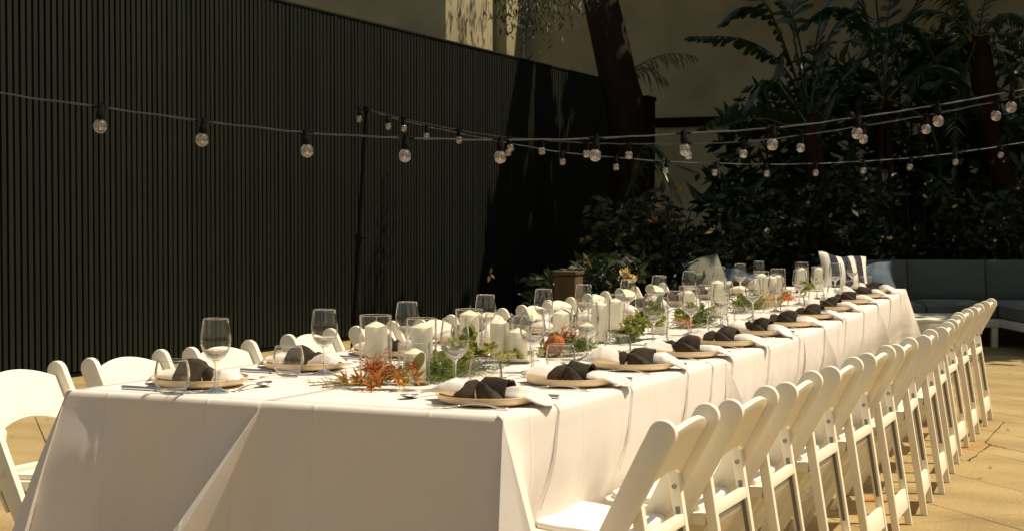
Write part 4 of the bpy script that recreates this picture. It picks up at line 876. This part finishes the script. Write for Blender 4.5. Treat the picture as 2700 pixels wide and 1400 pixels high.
def ex6(e, rr):
    for c in ((-.02, -.06, .05), (.03, .05, .055), (0, .14, .04)): needles(e, c, (.022, .024, .018), 260, .014, M_pink, rr, 'pink_floret', .004, .3)
    for c in ((.045, -.01, .035), (.05, .07, .03)): needles(e, c, (.013, .013, .01), 80, .018, M_poppy, rr, 'orange_petal', .0045, .4)
greens(-.46, 5.1, .30, 'pale pink flower heads with bright orange petals and dark leaves', 91, 26, [], .05, extra=ex6, sc_=1.1)
greens(-.53, 6.15, .30, 'small dark leafy sprig before the last candle cluster at the far end', 95, 44, [], .07, idx=(0, 1, 1, 2))

# ------------------------------------------------------------------ folding chairs
def chair():
    g = empty('folding_chair', (0, 0, 0)); a = Vector((.115, 0)); b = Vector((-.270, .770)); t = (b-a).normalized(); n = Vector((t.y, -t.x))   # y, z
    HWD = .182
    def pt(s, o): q = a+t*s+n*o; return (q.x, q.y)
    LN = (b-a).length
    prof = [pt(0, -.016), pt(.25, -.024), pt(.45, -.031), pt(LN-.10, -.036)]+[pt(LN-.036+.036*math.sin(q)*1.0, -.036*math.cos(q)) for q in [R(x) for x in range(0, 181, 15)]]+[pt(LN-.10, .036), pt(.45, .031), pt(.25, .024), pt(0, .016)]
    prof[0] = (prof[0][0], 0.0); prof[-1] = (prof[-1][0], 0.0)
    for s in (-1, 1):
        m = MB(); m.prism(prof, .024, 'x', 0); o = m.build('post', M_resin, g, bevel=.0045); o.location = (s*HWD, 0, 0)
        rl = [(-.170, .582), (-.264, 0.0)]; d = (Vector(rl[1])-Vector(rl[0])).normalized(); nn = Vector((d.y, -d.x)); A, B = Vector(rl[0]), Vector(rl[1])
        pf = [tuple(A+nn*.016*math.cos(q)-d*.016*math.sin(q)) for q in [R(x) for x in range(0, 181, 20)]]+[tuple(B-nn*.014), tuple(B+nn*.014)]
        pf[-1] = (pf[-1][0], 0.0); pf[-2] = (pf[-2][0], 0.0)
        m = MB(); m.prism(pf, .026, 'x', 0); o = m.build('rear_leg', M_resin, g, bevel=.004); o.location = (s*(HWD-.028), 0, 0)
        c = A.lerp(B, .07)
        for dx in (-.0135, .0135): m = MB(); m.add(*ring_disc((s*(HWD-.028)+dx, c.x, c.y), .0068)); m.build('screw', M_screw, g)
        m = MB(); q = A.lerp(B, .42); rot = Matrix.Rotation(R(-9.2), 3, 'X')
        m.box((s*(HWD-.028)-s*.0135, q.x, q.y), (.003, .012, .30), rot); m.build('slot', M_slot, g)
        q = a+t*.52
        for dx in (.0122, -.0122): m = MB(); m.add(*ring_disc((s*HWD+dx, q.x, q.y), .011)); m.build('plug', M_resin, g)
    def panel(u, v, off):
        x = (u-.5)*2*(HWD-.012); c = 1-(2*u-1)**2; s0 = LN-.222+.052*c; s1 = LN-.052+.045*c
        s = s0+(s1-s0)*v; q = a+t*s+n*(off-.010*c-.004); return (x, q.x, q.y)
    m = MB(); nu, nv = 18, 5; m.grid(lambda u, v: panel(u, v, .008), nu, nv); m.grid(lambda u, v: panel(u, v, -.008), nu, nv)
    N = (nu+1)*(nv+1); rg = list(range(nu+1))+[(j+1)*(nu+1)-1 for j in range(2, nv+1)][:nv]+[nv*(nu+1)+i for i in range(nu-1, -1, -1)]+[j*(nu+1) for j in range(nv-1, 0, -1)]
    m.f += [(rg[i], rg[(i+1) % len(rg)], N+rg[(i+1) % len(rg)], N+rg[i]) for i in range(len(rg))]; m.build('back_panel', M_resin, g, bevel=.003)
    # seat
    w0, w1 = .164, .158
    pl_ = [(-w1, -.178), (w1, -.178), (w0, -.02), (w0+.012, .06), (w0+.008, .115), (w0-.02, .135), (-w0+.02, .135), (-w0-.008, .115), (-w0-.012, .06), (-w0, -.02)]
    rot = Matrix.Rotation(R(4), 4, 'X')
    m = MB(); m.prism(pl_, .036, 'z', 0); m.v = [tuple(rot @ Vector(v)) for v in m.v]; o = m.build('seat', M_resin, g, bevel=.008); o.location = (0, 0, .432)
    m = MB(); m.prism([(x*.90, y*.86+.002) for x, y in pl_], .020, 'z', .027); m.v = [tuple(rot @ Vector(v)) for v in m.v]; o = m.build('cushion', M_pad, g, bevel=.008); o.location = (0, 0, .432)
    m = MB(); m.box((0, -.168, .378), (2*w1-.01, .012, .085), Matrix.Rotation(R(30), 3, 'X')); m.build('seat_apron', M_resin, g, bevel=.003)
    m = MB(); m.box((0, -.195, .450), (2*(HWD-.042), .022, .032), Matrix.Rotation(R(-9), 3, 'X')); m.build('rear_rail', M_resin, g, bevel=.003)
    m = MB(); m.box((0, -.247, .110), (2*(HWD-.042), .020, .080), Matrix.Rotation(R(-9), 3, 'X')); m.build('stretcher', M_resin, g, bevel=.004)
    q = a+t*.21; m = MB(); m.tube([(-HWD+.01, q.x, q.y), (HWD-.01, q.x, q.y)], .010, 10); m.build('front_rung', M_resin, g)
    return g
def ring_disc(c, r, n=14):
    vs = []; fs = []
    for sx_ in (-.0018, .0018):
        for rr_ in (r, r*.72): vs += [(c[0]+sx_, c[1]+rr_*math.cos(2*math.pi*k/n), c[2]+rr_*math.sin(2*math.pi*k/n)) for k in range(n)]
    for k in range(n):
        k2 = (k+1) % n; fs += [(k, k2, n+k2, n+k), (2*n+k, 3*n+k, 3*n+k2, 2*n+k2), (k, 2*n+k, 2*n+k2, k2), (n+k, n+k2, 3*n+k2, 3*n+k)]
    vs += [(c[0]+s*.0012, c[1]+r*.35*math.cos(2*math.pi*k/8), c[2]+r*.35*math.sin(2*math.pi*k/8)) for s in (-1, 1) for k in range(8)]; o = 4*n
    fs += [tuple(o+k for k in range(8)), tuple(o+8+k for k in range(8))]
    return vs, fs
CH = chair(); first = True
RX = [.36, .42, .47, .515, .555, .59, .62, .635, .62, .605, .62, .635]; RYc = [.36, .80, 1.235, 1.73, 2.225, 2.64, 3.15, 3.68, 4.26, 4.86, 5.41, 6.08]
LX = [-1.855, -1.815, -1.76, -1.775, -1.755, -1.705, -1.695, -1.715, -1.785, -1.845, -1.905, -1.91]; LYc = [.34, .835, 1.325, 2.01, 2.54, 3.07, 3.69, 4.36, 4.93, 5.77, 6.6, 7.32]
rc = random.Random(4)
for side, X_, Y_, rz, sg in (('R', RX, RYc, math.pi/2, 1), ('L', LX, LYc, -math.pi/2, -1)):
    for i in range(12):
        c = CH if first else copy_tree(CH); first = False
        c.scale = (1, 1, (.972+.006*min(i, 4)) if side == 'R' else 1.006)
        c.location = (X_[i]-sg*.252, Y_[i], 0); c.rotation_euler = (0, 0, rz+rc.uniform(-.05, .05))
        tag(c, f'{ORD[i]} white folding chair from the near table end, {SIDE[side]}', 'chair', 'white folding chairs along the table')

# ------------------------------------------------------------------ festoon lights
def socket_proto():
    g = empty('bulb_holder', (0, 0, 0)); m = MB(); m.lathe([(0, .012), (.010, .011), (.0125, .004), (.013, -.016), (.0155, -.019), (.0165, -.038), (.0150, -.046), (0, -.046)], 14); m.tube([(-.034, 0, 0), (.034, 0, 0)], .0052, 8); m.tube([(0, 0, .010), (.002, 0, .017), (.012, 0, .018)], .0028, 6); me = m.mesh('bulb_holder', M_black)
    bpy.data.objects.remove(g); g = obj('bulb_holder', me)
    m = MB(); m.lathe([(.0125, -.0455)]+[(.0262*math.sin(R(q)), -.0712+.0262*math.cos(R(q))) for q in range(32, 181, 12)]+[(0, -.0974)], 24); m.build('glass_bulb', M_bulb, g)
    m = MB(); m.tube([(-.0022, 0, -.052), (-.0015, 0, -.069), (.0014, 0, -.086)], .0025, 6); m.build('filament', M_fil, g); return g
SOCK = None
def festoon(label, knots, bulbs, r=.0027):
    """knots: points the cable passes; bulbs: (px, py of the bulb's middle, depth)"""
    global SOCK
    e = empty('string_lights', knots[0]); tag(e, label, 'string lights', 'festoon string lights'); rr = random.Random(len(knots)); o0 = Vector(knots[0]); m = MB()
    K = [Vector(k) for k in knots]; pts = []
    for i in range(len(K)-1):
        p0, p1, p2, p3 = K[max(i-1, 0)], K[i], K[i+1], K[min(i+2, len(K)-1)]
        for k in range(10): f = k/10; pts.append(.5*((2*p1)+(p2-p0)*f+(2*p0-5*p1+4*p2-p3)*f*f+(3*p1-p0-3*p2+p3)*f**3)-o0)
    pts.append(K[-1]-o0); m.tube([p+Vector((0, 0, .0016*math.sin(k*1.3))) for k, p in enumerate(pts)], r, 6)
    tw = MB(); tw.tube([p+Vector((.004*math.sin(k*.7), .004*math.cos(k*.7), .002*math.cos(k*.7))) for k, p in enumerate(pts)], r*.8, 6); m.v, m.f = m.add(tw.v, tw.f).v, m.f
    m.build('cable', M_wire, e)
    for k, (bx, by, D) in enumerate(bulbs):
        b = P(bx, by, D)-o0; best = min(pts, key=lambda p: (p.x-b.x)**2+(p.y-b.y)**2); s = SOCK if SOCK and not SOCK.parent else None
        s = socket_proto() if SOCK is None else copy_tree(SOCK); SOCK = SOCK or s
        s.parent = e; i = pts.index(best); d = (pts[min(i+1, len(pts)-1)]-pts[max(i-1, 0)]); s.location = best; s.rotation_euler = (rr.uniform(-.12, .12), rr.uniform(-.12, .12), math.atan2(d.y, d.x))
    return e
def D1(px): return 5.15+(px-250)*(6.45-5.15)/2424
c1 = [(-350, 178), (0, 246), (266, 283), (538, 320), (806, 350), (1070, 364), (1320, 369), (1572, 365), (1802, 352), (2038, 338), (2262, 310), (2472, 278), (2690, 238), (2900, 192)]
festoon('nearest string of clear bulbs hanging across the whole front of the yard', [P(x, y, D1(x)) for x, y in c1], [(x, 0, D1(x)) for x in (262, 537, 806, 1068, 1321, 1572, 1802, 2038, 2262, 2472, 2676)])
def D2(px): return 10.2+(px-968)*(6.9-10.2)/(2640-968)
c2 = [(968, 288), (1061, 313), (1208, 343), (1330, 362), (1440, 371), (1560, 378), (1671, 380), (1813, 379), (1960, 374), (2112, 357), (2290, 330), (2440, 305), (2628, 268), (2760, 238), (2900, 200)]
festoon('string of clear bulbs slanting from the black pole towards the near right', [P(x, y, D2(x)) for x, y in c2], [(x, 0, D2(x)) for x in (1061, 1210, 1344, 1436, 1560, 1671, 1813, 1960, 2114, 2280, 2440, 2628)])
def D3(px): return 10.2+(px-968)*(.9)/(1672)
c3 = [(940, 290), (968, 288), (1022, 308), (1125, 334), (1210, 352), (1340, 378), (1482, 402), (1624, 416), (1757, 426), (1888, 431), (2020, 434), (2152, 432), (2277, 426), (2402, 417), (2518, 404), (2640, 386), (2760, 365), (2900, 330)]
festoon('farthest string of small clear bulbs from the black pole across the garden', [P(x, y, D3(x)) for x, y in c3], [(x, 0, D3(x)) for x in (947, 1022, 1123, 1344, 1482, 1624, 1757, 1888, 2020, 2152, 2277, 2402, 2518, 2640)], .0028)
pt_ = P(966, 283, 10.2); pb_ = P(938, 800, 10.25); dirp = (pb_-pt_); base_ = pt_+dirp*(pt_.z/(pt_.z-pb_.z)); pole = empty('light_pole', (base_.x, base_.y, 0)); tag(pole, 'slim black leaning pole by the fence that holds up the string lights', 'pole')
m = MB(); m.tube([Vector((0, 0, .02)), (pt_-base_)*.55], .021, 10); m.build('lower_tube', M_black, pole); m = MB(); m.tube([(pt_-base_)*.54, (pt_-base_)*.99], .016, 10); m.build('upper_tube', M_black, pole)
m = MB(); q = (pt_-base_)*.545; m.lathe([(0, -.03), (.027, -.03), (.027, .03), (0, .03)], 12, q); m.tube([q, q+Vector((.05, -.03, 0))], .007, 6); m.build('clamp', M_black, pole)
m = MB(); q = (pt_-base_); m.lathe([(0, -.03), (.022, -.03), (.024, .005), (0, .012)], 10, q); m.build('cap', M_black, pole)
m = MB(); m.lathe([(0, 0), (.20, 0), (.20, .018), (.03, .03), (.03, .06), (0, .06)], 24); m.build('base', M_black, pole)
